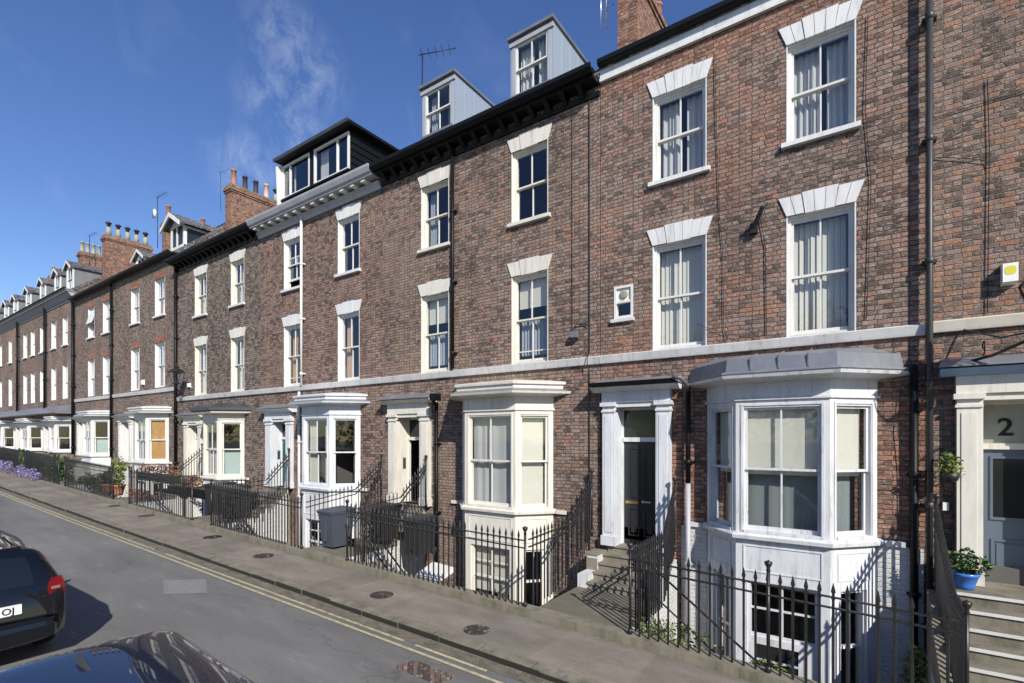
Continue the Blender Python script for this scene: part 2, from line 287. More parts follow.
# ------------------------------------------------------------------ mesh builder
class MB:
    def __init__(s): s.v=[];s.f=[];s.m=[];s.sm=[];s.mats=[]
    def mi(s,mat):
        if mat not in s.mats: s.mats.append(mat)
        return s.mats.index(mat)
    def add(s,vs,fs,mat,smooth=False):
        o=len(s.v); k=s.mi(mat); s.v+= [tuple(v) for v in vs]
        for f in fs: s.f.append([i+o for i in f]); s.m.append(k); s.sm.append(smooth)
        return s
    def box(s,x0,x1,y0,y1,z0,z1,mat):
        if x0>x1:x0,x1=x1,x0
        if y0>y1:y0,y1=y1,y0
        if z0>z1:z0,z1=z1,z0
        return s.add([(x0,y0,z0),(x1,y0,z0),(x1,y1,z0),(x0,y1,z0),(x0,y0,z1),(x1,y0,z1),(x1,y1,z1),(x0,y1,z1)],
            [(0,3,2,1),(4,5,6,7),(0,1,5,4),(1,2,6,5),(2,3,7,6),(3,0,4,7)],mat)
    def hexa(s,b,t,mat):
        """b,t: four bottom and four top points"""
        return s.add(list(b)+list(t),[(0,3,2,1),(4,5,6,7),(0,1,5,4),(1,2,6,5),(2,3,7,6),(3,0,4,7)],mat)
    def quad(s,pts,mat): return s.add(pts,[tuple(range(len(pts)))],mat)
    def extr(s,prof,x0,x1,mat,smooth=False):
        """profile of (y,z) points swept along x"""
        n=len(prof); vs=[(x0,y,z) for y,z in prof]+[(x1,y,z) for y,z in prof]
        return s.add(vs,[(i,(i+1)%n,(i+1)%n+n,i+n) for i in range(n)]+[tuple(range(n))[::-1],tuple(range(n,2*n))],mat,smooth)
    def loft(s,rings,mat,cap=True,smooth=False):
        n=len(rings[0]); vs=[p for r in rings for p in r]; fs=[]
        for k in range(len(rings)-1):
            for i in range(n):
                j=(i+1)%n; fs.append((k*n+i,k*n+j,(k+1)*n+j,(k+1)*n+i))
        if cap: fs.append(tuple(range(n))[::-1]); fs.append(tuple(range((len(rings)-1)*n,len(rings)*n)))
        return s.add(vs,fs,mat,smooth)
    def lathe(s,cx,cy,prof,mat,n=16,smooth=True,cap=True):
        rings=[[(cx+r*math.cos(2*math.pi*i/n),cy+r*math.sin(2*math.pi*i/n),z) for i in range(n)] for r,z in prof]
        return s.loft(rings,mat,cap,smooth)
    def tube(s,pts,r,mat,n=7,smooth=True):
        pts=[Vector(p) for p in pts]; rings=[]
        for i,p in enumerate(pts):
            d=(pts[min(i+1,len(pts)-1)]-pts[max(i-1,0)]).normalized()
            a=d.cross(Vector((0,0,1)) if abs(d.z)<.9 else Vector((0,1,0))).normalized(); b=d.cross(a)
            rings.append([tuple(p+a*r*math.cos(2*math.pi*k/n)+b*r*math.sin(2*math.pi*k/n)) for k in range(n)])
        return s.loft(rings,mat,True,smooth)
    def bar(s,p,q,w,h,mat):
        """rectangular bar p to q, w wide (horizontal), h tall"""
        p=Vector(p);q=Vector(q); d=(q-p).normalized(); a=d.cross(Vector((0,0,1)));
        if a.length<.01: a=Vector((1,0,0))
        a.normalize(); b=a.cross(d).normalized()
        f=lambda c:[tuple(c+a*w/2*i+b*h/2*j) for i,j in ((-1,-1),(1,-1),(1,1),(-1,1))]
        return s.loft([f(p),f(q)],mat)
def text(name,body,size,ext,off,par,at,rot):
    cu=bpy.data.curves.new(name,'FONT'); cu.body=body; cu.size=size; cu.extrude=ext; cu.align_x='CENTER'; cu.offset=off
    t=bpy.data.objects.new(name+'_tmp',cu); COL.objects.link(t); bpy.context.view_layer.update()
    me=bpy.data.meshes.new_from_object(t.evaluated_get(bpy.context.evaluated_depsgraph_get())); bpy.data.objects.remove(t); bpy.data.curves.remove(cu)
    me.materials.clear(); me.materials.append(M['platetext'])
    o=bpy.data.objects.new(name,me); COL.objects.link(o); o.parent=par; o.location=Vector(at)-WO[par.name]; o.rotation_euler=rot; return o
WO={}   # world origin of each empty / object
def root(name,loc,label,cat,group=None,kind=None):
    o=bpy.data.objects.new(name,None); COL.objects.link(o); o.location=loc; o.empty_display_size=.3
    WO[o.name]=Vector(loc); tag(o,label,cat,group,kind); return o
def tag(o,label=None,cat=None,group=None,kind=None):
    if label:o['label']=label
    if cat:o['category']=cat
    if group:o['group']=group
    if kind:o['kind']=kind
    return o
def obj(name,mb,parent=None,label=None,cat=None,group=None,kind=None,smooth_angle=None):
    me=bpy.data.meshes.new(name)
    xs=[v[0] for v in mb.v]; ys=[v[1] for v in mb.v]; zs=[v[2] for v in mb.v]
    og=Vector(((min(xs)+max(xs))/2,(min(ys)+max(ys))/2,min(zs)))
    me.from_pydata([(v[0]-og.x,v[1]-og.y,v[2]-og.z) for v in mb.v],[],mb.f)
    for mt in mb.mats: me.materials.append(M[mt])
    me.polygons.foreach_set('material_index',mb.m); me.polygons.foreach_set('use_smooth',mb.sm); me.update()
    o=bpy.data.objects.new(name,me); COL.objects.link(o); WO[o.name]=og
    if parent is not None: o.parent=parent; o.location=og-WO[parent.name]
    else: o.location=og
    tag(o,label,cat,group,kind); return o
def inst(src,parent,at,z_rot=0):
    c=src.copy(); COL.objects.link(c); c.parent=parent; c.location=Vector(at)-WO[parent.name] if parent is not None else Vector(at); c.rotation_euler=(0,0,z_rot)
    WO[c.name]=Vector(at); return c
rng=random.Random(4)
def leaves(mb,c,rad,n,size,mat,seed=0,flat=.6,droop=0):
    r=random.Random(seed)
    for i in range(n):
        while True:
            p=Vector((r.uniform(-1,1),r.uniform(-1,1),r.uniform(-1,1)))
            if p.length<=1: break
        p=p*(.45+.55*p.length)/max(p.length,.3) if r.random()<.6 else p
        nz=noise.noise(p*2.1+Vector((seed,0,0)))
        p=p*(1+.55*nz)
        q=Vector(c)+Vector((p.x*rad[0],p.y*rad[1],p.z*rad[2]))
        a=Vector((r.uniform(-1,1),r.uniform(-1,1),r.uniform(-flat,flat))).normalized(); b=a.cross(Vector((r.uniform(-1,1),r.uniform(-1,1),r.uniform(.2,1)))).normalized()
        s=size*r.uniform(.6,1.3); up=Vector((0,0,.15*s))
        mb.add([q-a*s,q-b*s*.45+up,q+a*s,q+b*s*.45+up],[(0,1,2,3)],mat)
    return mb
# ------------------------------------------------------------------ windows
def curtains(mb,style,x0,x1,z0,z1,y,seed=0):
    r=random.Random(seed); w=x1-x0
    def wavy(a,b,za,zb,mat,amp=.022,per=.09,yy=y):
        n=max(6,int((b-a)/.018)); vs=[]
        ph=r.uniform(0,6)
        for i in range(n+1):
            u=a+(b-a)*i/n; d=amp*math.sin(ph+2*math.pi*(u-a)/per+1.3*math.sin(7*u+ph))
            vs+=[(u,yy+d*.6,zb),(u+r.uniform(-.003,.003),yy+d,za)]
        mb.add(vs,[(2*i,2*i+2,2*i+3,2*i+1) for i in range(n)],mat,True)
    def slats(a,b,za,zb,mat,pitch=.087,ang=.28):
        n=int((b-a)/pitch)
        for i in range(n):
            u=a+pitch*(i+.5); t=ang+r.uniform(-.15,.15); dx=.0435*math.cos(t); dy=.0435*math.sin(t)
            mb.hexa([(u-dx,y-dy,za),(u+dx,y+dy,za),(u+dx,y+dy+.002,za),(u-dx,y-dy+.002,za)],[(u-dx,y-dy,zb),(u+dx,y+dy,zb),(u+dx,y+dy+.002,zb),(u-dx,y-dy+.002,zb)],mat)
    if style=='net': wavy(x0,x1,z0,z1,'net',r.uniform(.004,.014),r.uniform(.16,.3))
    elif style=='nets_pair': wavy(x0,x0+w*.46,z0,z1,'net',.03,.11); wavy(x0+w*.6,x1,z0,z1,'net',.03,.11)
    elif style=='vblind': slats(x0,x1,z0,z1,'blind')
    elif style=='drapes': wavy(x0,x0+w*.3,z0,z1,'curt_grey'); wavy(x1-w*.25,x1,z0,z1,'curt_grey')
    elif style=='tan': wavy(x0,x0+w*.35,z0,z1,'curt_tan',.03,.12)
    elif style=='orange': wavy(x0,x0+w*.4,z0,z1,'curt_orange',.03,.12); wavy(x1-w*.18,x1,z0,z1,'curt_orange')
    elif style=='cream': wavy(x0,x0+w*.36,z0,z1,'curt_cream',.03,.12); wavy(x1-w*.28,x1,z0,z1,'curt_cream')
    elif style=='half': wavy(x0,x1,z0,z0+(z1-z0)*.52,'net',.02,.08)
    elif style=='half_blind':
        mb.box(x0,x1,y-.05,y-.045,z0+(z1-z0)*.66,z1,'blind'); wavy(x0,x1,z0+.15,z0+(z1-z0)*.52,'curt_grey',.03,.1)
    elif style=='blind': mb.box(x0,x1,y,y+.004,z0,z1,'blind')
    elif style=='mint': mb.box(x0,x1,y,y+.004,z0,z0+(z1-z0)*.5,'curt_mint')
    elif style=='wood': mb.box(x0,x1,y-.06,y-.03,z0,z1,'wood')
    elif style=='blind_top': mb.box(x0,x1,y-.03,y-.026,z0+(z1-z0)*.45,z1,'blind'); wavy(x0,x1,z0,z0+(z1-z0)*.5,'curt_dark',amp=.006,per=.22,yy=y+.10)
    return mb
def sash_parts(par,x0,x1,z0,z1,y,mat='white',cols=2,extra=0,style='none',seed=0,bar=.026,open_low=0,openc=False):
    """two sliding sashes with glazing bars, panes and whatever hangs behind; par is the part that carries them"""
    st=.048; zm=(z0+z1)/2+.01
    def one(za,zb,yy,rows,name):
        f=MB(); f.box(x0,x0+st,yy,yy+.045,za,zb,mat); f.box(x1-st,x1,yy,yy+.045,za,zb,mat)
        f.box(x0+st,x1-st,yy+.001,yy+.044,za,za+(.07 if name=='l' else .04),mat); f.box(x0+st,x1-st,yy+.001,yy+.044,zb-.045,zb,mat)
        for c in range(1,cols):
            u=x0+(x1-x0)*c/cols; f.box(u-bar/2,u+bar/2,yy+.006,yy+.038,za+.04,zb-.045,mat)
        for k in rows:
            v=za+(zb-za)*k; f.box(x0+st,x1-st,yy+.008,yy+.036,v-bar/2,v+bar/2,mat)
        obj('sash',f,par)
        g=MB(); g.box(x0+st-.01,x1-st+.01,yy+.020,yy+.024,za+.03,zb-.03,'glass'); obj('pane',g,par)
    one(zm-.02,z1,y,[],'u')
    one(z0+open_low,zm+.02+open_low,y+.05,([.25] if extra==1 else []),'l')
    if style!='none':
        c=curtains(MB(),style,x0+.03,x1-.03,z0+.02,z1-.02,y+.19,seed); obj('blind' if 'blind' in style or style in('wood','mint') else 'curtain',c,par)
def lintel_mb(x0,x1,z,mat='render',key=True,h=.33,over=.12,n=7,step=True):
    f=MB(); y0=9.975
    for i in range(n):
        a=i/n; b=(i+1)/n; g=.004
        xa=x0+(x1-x0)*a; xb=x0+(x1-x0)*b; ta=x0-over+(x1-x0+2*over)*a; tb=x0-over+(x1-x0+2*over)*b
        k=.025 if (step and abs(i-(n-1)/2)<1.1) else 0
        yy=y0-(.012 if k else 0)
        hh=h+k
        f.hexa([(xa+g,yy,z-k*.6),(xb-g,yy,z-k*.6),(xb-g,10.02,z-k*.6),(xa+g,10.02,z-k*.6)],[(ta+g,yy,z+hh),(tb-g,yy,z+hh),(tb-g,10.02,z+hh),(ta+g,10.02,z+hh)],mat)
    return f
def window(par,x0,x1,z0,z1,Y=10.0,mat='white',lining='render',style='none',lintel='splay',sill=True,extra=0,seed=0,depth=.10,open_low=0,label=None):
    f=MB(); l=.02
    f.box(x0,x0+l,Y-.006,Y+depth+.1,z0,z1,lining); f.box(x1-l,x1,Y-.006,Y+depth+.1,z0,z1,lining); f.box(x0+l,x1-l,Y+.02,Y+depth+.1,z1-l,z1,lining)
    # box frame inside the reveal
    w=.05; f.box(x0+l,x0+l+w,Y+depth-.03,Y+depth+.12,z0,z1-l,mat); f.box(x1-l-w,x1-l,Y+depth-.03,Y+depth+.12,z0,z1-l,mat)
    f.box(x0+l+w,x1-l-w,Y+depth-.028,Y+depth+.118,z1-l-.05,z1-l,mat); f.box(x0+l+w,x1-l-w,Y+depth-.028,Y+depth+.12,z0,z0+.045,mat)
    W=obj('window',f,par,label=label)
    sash_parts(W,x0+l+w-.012,x1-l-w+.012,z0+.045,z1-l-.05,Y+depth,mat,2,extra,style,seed,open_low=open_low)
    if sill:
        s=MB(); s.hexa([(x0-.07,Y-.09,z0-.09),(x1+.07,Y-.09,z0-.09),(x1+.07,Y+depth,z0-.09),(x0-.07,Y+depth,z0-.09)],[(x0-.07,Y-.09,z0-.012),(x1+.07,Y-.09,z0-.012),(x1+.07,Y+depth,z0+.003),(x0-.07,Y+depth,z0+.003)],lining); obj('sill',s,W)
    if lintel=='splay': obj('lintel',lintel_mb(x0,x1,z1,lining if lining!='cream' else 'cream',seed=0) if False else lintel_mb(x0,x1,z1,lining),W)
    elif lintel=='brick': obj('lintel',lintel_mb(x0,x1,z1,'brick_red',h=.3,over=.1,n=9,step=False),W)
    elif lintel=='plain': obj('lintel',lintel_mb(x0,x1,z1,lining,h=.32,over=.10,n=1,step=False),W)
    return W
# ------------------------------------------------------------------ wall with openings
def wall_mesh(x0,x1,zb,zt,holes,mat,back=16.4,ridge=None,pit=None):
    f=MB(); Y=10.0; T=.26
    xs=sorted({x0,x1,*[h[0] for h in holes],*[h[1] for h in holes]}); zs=sorted({zb,zt,*[h[2] for h in holes],*[h[3] for h in holes]})
    inside=lambda a,b:any(h[0]<a<h[1] and h[2]<b<h[3] for h in holes)
    for xa,xb in zip(xs,xs[1:]):
        for za,zb2 in zip(zs,zs[1:]):
            if not inside((xa+xb)/2,(za+zb2)/2):
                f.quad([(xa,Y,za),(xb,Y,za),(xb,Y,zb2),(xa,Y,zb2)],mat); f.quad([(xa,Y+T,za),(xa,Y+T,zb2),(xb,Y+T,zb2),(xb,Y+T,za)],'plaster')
    for a,b,c,d in holes:
        f.quad([(a,Y,c),(a,Y,d),(a,Y+T,d),(a,Y+T,c)],mat); f.quad([(b,Y,c),(b,Y+T,c),(b,Y+T,d),(b,Y,d)],mat)
        f.quad([(a,Y,c),(a,Y+T,c),(b,Y+T,c),(b,Y,c)],mat); f.quad([(a,Y,d),(b,Y,d),(b,Y+T,d),(a,Y+T,d)],mat)
    # party walls with gable, back wall
    for x in (x0,x1):
        f.quad([(x,Y,zb),(x,back,zb),(x,back,zt),(x,13.2,ridge),(x,Y,zt)],mat)
    f.quad([(x0,back,zb),(x0,back,zt),(x1,back,zt),(x1,back,zb)],mat)
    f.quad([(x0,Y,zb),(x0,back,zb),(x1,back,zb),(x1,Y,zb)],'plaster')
    return f
def interior(par,x0,x1,levels,yb=12.0):
    f=MB()
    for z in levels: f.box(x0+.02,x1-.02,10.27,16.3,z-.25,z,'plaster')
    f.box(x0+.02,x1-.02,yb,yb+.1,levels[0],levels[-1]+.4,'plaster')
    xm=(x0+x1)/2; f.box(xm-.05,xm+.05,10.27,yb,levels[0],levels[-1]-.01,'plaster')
    obj('room_lining',f,par)
def roof(par,x0,x1,ze,ridge,y0=9.90,mat='slate',cop=True):
    f=MB(); r=ridge
    f.extr([(y0,ze),(13.2,r),(16.6,ze-.05),(16.6,ze-.2),(13.2,r-.16),(y0+.1,ze-.16)],x0,x1,mat)
    f.extr([(13.08,r-.05),(13.2,r+.07),(13.32,r-.05)],x0,x1,'lead')
    obj('roof',f,par)
def chimney(par,x,y0,y1,zb,zt,pots,w=.5,mat='brick_stack',aer=False):
    f=MB(); x0=x-w/2; x1=x+w/2
    f.box(x0,x1,y0,y1,zb,zt-.36,mat)
    for k,(a,b,o) in enumerate(((.36,.27,.04),(.27,.16,.08),(.16,.05,.05))): f.box(x0-o,x1+o,y0-o,y1+o,zt-a,zt-b-.0,mat)
    f.box(x0-.01,x1+.01,y0-.01,y1+.01,zt-.05,zt+.03,'mossstone')
    c=obj('chimney',f,par)
    n=len(pots)
    for i,(mt,h) in enumerate(pots):
        p=MB(); cy=y0+(y1-y0)*(i+.5)/n
        if mt=='cowl':
            p.lathe(x,cy,[(.15,zt+.02),(.12,zt+h*.6),(.12,zt+h*.6)],'greypot',12); p.lathe(x,cy,[(.10,zt+h*.6),(.10,zt+h*.82),(.17,zt+h*.84),(.17,zt+h*.9),(.02,zt+h)],'blackpot',12)
        else: p.lathe(x,cy,[(.15,zt+.02),(.15,zt+.07),(.12,zt+.1),(.105,zt+h-.09),(.13,zt+h-.08),(.13,zt+h-.03),(.11,zt+h),(.08,zt+h),(.08,zt+h-.1)],mt,14)
        obj('chimney_pot',p,c)
    return c
def downpipe(par,x,z0,z1,mat='black',y=9.9,r=.045,shoe=False):
    f=MB(); f.tube([(x,y,z0),(x,y,z1)],r,mat,10)
    z=z0+.4
    while z<z1:
        f.lathe(x,y,[(r*1.0,z-.05),(r*1.35,z-.04),(r*1.35,z+.04),(r*1.0,z+.05)],mat,10,cap=False); f.box(x-.09,x+.09,y+.03,10.0,z-.02,z+.02,mat); z+=1.85
    return obj('downpipe',f,par)
def string_course(par,x0,x1,z,mat='stonewhite'):
    f=MB(); f.extr([(10.0,z-.17),(9.94,z-.17),(9.93,z-.14),(9.90,z-.02),(9.96,z),(10.0,z+.012)],x0,x1,mat); obj('string_course',f,par)
def cornice(par,x0,x1,kind,z=None):
    f=MB()
    if kind=='bracket_black':
        f.extr([(10.,10.42),(9.95,10.42),(9.93,10.52),(10,10.52)],x0,x1,'black')
        f.extr([(10.,10.66),(9.66,10.66),(9.66,10.72),(10.,10.72)],x0+.01,x1-.01,'black')
        f.extr([(9.70,10.72),(9.58,10.70),(9.50,10.78),(9.49,10.86),(9.53,10.86),(9.56,10.80),(9.70,10.80)],x0,x1,'black')
        x=x0+.2
        while x<x1-.15: f.hexa([(x,9.93,10.46),(x+.11,9.93,10.46),(x+.11,10,10.46),(x,10,10.46)],[(x,9.68,10.66),(x+.11,9.68,10.66),(x+.11,10,10.66),(x,10,10.66)],'black'); x+=.42
    elif kind=='cove_grey':
        f.extr([(10.,10.36),(9.94,10.36),(9.92,10.44),(9.84,10.56),(10.,10.56)],x0,x1,'greypaint')
        f.extr([(10.,10.64),(9.60,10.64),(9.60,10.68),(9.54,10.72),(9.48,10.84),(9.47,10.9),(10.,10.9)],x0,x1,'greypaint')
        x=x0+.18
        while x<x1-.15: f.box(x,x+.16,9.64,10.0,10.562,10.638,'white'); x+=.5
    elif kind=='fascia':
        f.box(x0,x1,9.93,10.0,10.68,10.74,'black' if False else 'white'); f.box(x0,x1,9.955,10.0,10.741,10.96,'coolwhite')
        f.extr([(10.,10.962),(9.83,10.962),(9.80,11.0),(9.79,11.08),(9.82,11.08),(9.85,11.01),(10.,11.01)],x0,x1,'black')
    elif kind=='thin':
        f.extr([(10.,11.20),(9.96,11.20),(9.94,11.25),(9.74,11.27),(9.64,11.30),(9.62,11.38),(9.66,11.38),(9.7,11.33),(10,11.33)],x0,x1,'black')
    elif kind=='bracket_grey':
        f.extr([(10.,11.42),(9.95,11.42),(9.93,11.52),(10,11.52)],x0,x1,'darkgrey')
        f.extr([(10.,11.84),(9.60,11.84),(9.60,11.90),(9.54,12.0),(10.,12.0)],x0,x1,'darkgrey'); f.extr([(9.6,12.),(9.5,12.0),(9.46,12.06),(9.62,12.06)],x0,x1,'black')
        x=x0+.12
        while x<x1-.15: f.hexa([(x,9.9,11.54),(x+.14,9.9,11.54),(x+.14,10,11.54),(x,10,11.54)],[(x,9.66,11.84),(x+.14,9.66,11.84),(x+.14,10,11.84),(x,10,11.84)],'greypaint'); x+=.36
    obj('cornice',f,par)
# ------------------------------------------------------------------ bays
def poly(a,b,c,d,yf,o=0,y0=10.0):
    """plan of a canted bay pushed out by o"""
    k1=o*.42
    return [(a-o*1.3,y0),(b-k1,yf-o),(c+k1,yf-o),(d+o*1.3,y0)]
def canted_bay(par,ua,ub,uc,ud,yf,zs,zh,ze,zroof,pit,mat='white',base='brick_white',roofmat='lead',styles=('none','none','none'),basestyle='none',dz=0,bw=(.6,-1.1),panel=True,roofkind='lead',seed=0):
    """zs sill, zh window head, ze underside of cornice, zroof top of roof against the wall"""
    P=[(ua,10.0),(ub,yf),(uc,yf),(ud,10.0)]
    up=lambda poly_,z:[(x,y,z) for x,y in poly_]
    frame=MB(); 
    def eb(mb,i,s0,s1,n0,n1,z0,z1,m):
        p=Vector(P[i]); q=Vector(P[i+1]); d=(q-p).normalized(); n=Vector((d.y,-d.x));
        if n.y>0: n=-n
        f=lambda s,k:(p.x+d.x*s+n.x*k,p.y+d.y*s+n.y*k)
        a,b_,c,e=f(s0,n1),f(s1,n1),f(s1,n0),f(s0,n0)
        mb.hexa([(*a,z0),(*b_,z0),(*c,z0),(*e,z0)],[(*a,z1),(*b_,z1),(*c,z1),(*e,z1)],m)
    L=[(Vector(P[i+1])-Vector(P[i])).length for i in range(3)]
    BAY=obj('bay_window',MB().loft([up(poly(ua,ub,uc,ud,yf,.02),zs-.13),up(poly(ua,ub,uc,ud,yf,.09),zs-.11),up(poly(ua,ub,uc,ud,yf,.10),zs-.05),up(poly(ua,ub,uc,ud,yf,.04),zs-.015),up(poly(ua,ub,uc,ud,yf,-.02),zs-.005)],mat),par)
    # upper storey joinery
    for i in range(3):
        l=L[i]; pw=.13 if i==1 else .12; s0,s1=pw,l-pw
        eb(frame,i,0,pw,-.14,0,zs-.01,zh+.12,mat); eb(frame,i,l-pw,l,-.14,0,zs-.01,zh+.12,mat)
        eb(frame,i,s0,s1,-.139,-.004,zh,zh+.118,mat)
        # architrave bead
        eb(frame,i,pw-.05,pw-.015,0,.014,zs,zh+.03,mat); eb(frame,i,l-pw+.015,l-pw+.05,0,.014,zs,zh+.03,mat); eb(frame,i,pw-.05,l-pw+.05,0,.014,zh+.031,zh+.066,mat)
        # sloping timber sill
        eb(frame,i,s0-.001,s1+.001,-.139,.03,zs-.009,zs+.035,mat)
        zm=(zs+zh)/2+.02
        for (za,zb,nn,low) in ((zm-.02,zh,-.085,0),(zs+.035,zm+.02,-.13,1)):
            f=MB(); st=.045
            eb(f,i,s0,s0+st,nn,nn+.04,za,zb,mat); eb(f,i,s1-st,s1,nn,nn+.04,za,zb,mat); eb(f,i,s0+st,s1-st,nn+.001,nn+.039,za,za+(.065 if low else .04),mat); eb(f,i,s0+st,s1-st,nn+.001,nn+.039,zb-.04,zb,mat)
            if i==1: eb(f,i,l/2-.013,l/2+.013,nn+.006,nn+.034,za+.04,zb-.04,mat)
            obj('sash',f,BAY)
            g=MB(); eb(g,i,s0+.03,s1-.03,nn+.018,nn+.022,za+.03,zb-.03,'glass'); obj('pane',g,BAY)
    obj('bay_frame',frame,BAY)
    for q0,q1 in ((ua-.34,ua-.10),(ud+.10,ud+.36)): obj('wall_moulding',MB().box(q0,q1,9.93,10.0,zs-.11,zs-.03,mat),BAY)
    # curtains behind each light
    for i in range(3):
        if styles[i]=='none': continue
        tmp=curtains(MB(),styles[i],.12,L[i]-.12,zs+.05,zh,0,seed+i)
        p=Vector(P[i]); q=Vector(P[i+1]); d=(q-p).normalized(); n=Vector((d.y,-d.x))
        if n.y>0:n=-n
        cm=MB(); cm.mats=tmp.mats; cm.f=tmp.f; cm.m=tmp.m; cm.sm=tmp.sm
        cm.v=[(p.x+d.x*v[0]-n.x*(v[1]+.2),p.y+d.y*v[0]-n.y*(v[1]+.2),v[2]) for v in tmp.v]
        obj('curtain',cm,BAY)
    # frieze and cornice mouldings
    c=MB()
    c.loft([up(poly(ua,ub,uc,ud,yf,.0),zh+.12),up(poly(ua,ub,uc,ud,yf,.035),zh+.125),up(poly(ua,ub,uc,ud,yf,.035),zh+.16),up(poly(ua,ub,uc,ud,yf,.005),zh+.17),up(poly(ua,ub,uc,ud,yf,.005),ze),
            up(poly(ua,ub,uc,ud,yf,.05),ze+.02),up(poly(ua,ub,uc,ud,yf,.24),ze+.05),up(poly(ua,ub,uc,ud,yf,.34),ze+.07),up(poly(ua,ub,uc,ud,yf,.36),ze+.12),up(poly(ua,ub,uc,ud,yf,.28),ze+.122)],mat)
    obj('bay_cornice',c,BAY)
    r=MB()
    if roofkind=='lead':
        r.loft([up(poly(ua,ub,uc,ud,yf,.35),ze+.124),up(poly(ua,ub,uc,ud,yf,.37),ze+.14),up(poly(ua,ub,uc,ud,yf,.36),ze+.17),up(poly(ua,ub,uc,ud,yf,.26),ze+.19),up(poly(ua,ub,uc,ud,yf,.23),ze+.40),up(poly(ua,ub,uc,ud,yf,.12),ze+.44),up(poly(ua+.1,ub+.1,uc-.1,ud-.1,yf+.45,.0),zroof+.04)],roofmat)
        for t in (.2,.5,.8):
            x=ub+(uc-ub)*t; r.bar((x,yf-.235,ze+.40),(x,yf+.4,zroof+.04),.03,.03,roofmat); r.box(x-.012,x+.012,yf-.27,yf-.23,ze+.2,ze+.40,roofmat)
    elif roofkind=='parapet':
        r.loft([up(poly(ua,ub,uc,ud,yf,.35),ze+.124),up(poly(ua,ub,uc,ud,yf,.20),ze+.19)],'lead')
        r.loft([up(poly(ua,ub,uc,ud,yf,.20),ze+.18),up(poly(ua,ub,uc,ud,yf,.20),ze+.27),up(poly(ua,ub,uc,ud,yf,.25),ze+.28),up(poly(ua,ub,uc,ud,yf,.26),ze+.33),up(poly(ua,ub,uc,ud,yf,.22),ze+.345),up(poly(ua,ub,uc,ud,yf,-.1),ze+.40)],mat)
    elif roofkind=='dark':
        r.loft([up(poly(ua,ub,uc,ud,yf,.34),ze+.124),up(poly(ua,ub,uc,ud,yf,.42),ze+.17),up(poly(ua,ub,uc,ud,yf,.42),ze+.27),up(poly(ua,ub,uc,ud,yf,.34),ze+.31),up(poly(ua,ub,uc,ud,yf,.05),zroof)],'darklead')
    obj('bay_roof',r,BAY)
    # basement storey: walls with openings
    b=MB(); bt,bb=bw
    for i in range(3):
        l=L[i]; m0,m1=(.18,l-.16) if i==1 else (.2,l-.2)
        eb(b,i,0,m0,-.2,0,pit,zs-.125,base); eb(b,i,m1,l,-.2,0,pit,zs-.125,base); eb(b,i,m0,m1,-.199,-.001,bt,zs-.126,base); eb(b,i,m0,m1,-.199,-.001,pit,bb,base)
        if panel:
            zt=zs-.22; zb_=bt+.16
            for (a0,a1,c0,c1) in ((m0-.06,m1+.06,zt-.02,zt),(m0-.06,m1+.06,zb_,zb_+.02),(m0-.06,m0-.04,zb_+.02,zt-.02),(m1+.04,m1+.06,zb_+.02,zt-.02)): eb(b,i,a0,a1,0,.012,c0,c1,base)
    obj('basement_wall',b,BAY)
    for i in range(3):
        l=L[i]; m0,m1=(.18,l-.16) if i==1 else (.2,l-.2)
        f=MB(); w=.05
        eb(f,i,m0,m0+w,-.15,-.05,bb,bt,mat); eb(f,i,m1-w,m1,-.15,-.05,bb,bt,mat); eb(f,i,m0+w,m1-w,-.149,-.051,bt-w,bt,mat); eb(f,i,m0+w,m1-w,-.149,-.02,bb,bb+.06,mat)
        zm=(bt+bb)/2; eb(f,i,m0+w,m1-w,-.13,-.08,zm-.025,zm+.025,mat); eb(f,i,(m0+m1)/2-.015,(m0+m1)/2+.015,-.128,-.085,bb+.06,bt-w,mat)
        if i==1:
            eb(f,i,m0+w,m1-w,-.125,-.09,(zm+bt)/2-.02,(zm+bt)/2+.01,mat)
        obj('basement_window',f,BAY)
        g=MB(); eb(g,i,m0+w-.01,m1-w+.01,-.11,-.106,bb+.05,bt-w+.01,'glass'); obj('pane',g,BAY)
        if basestyle!='none' and i==1:
            g=MB(); eb(g,i,m0,m1,-.205,-.2,bb+(bt-bb)*.25,bt,'blind'); obj('blind',g,BAY)
    return BAY
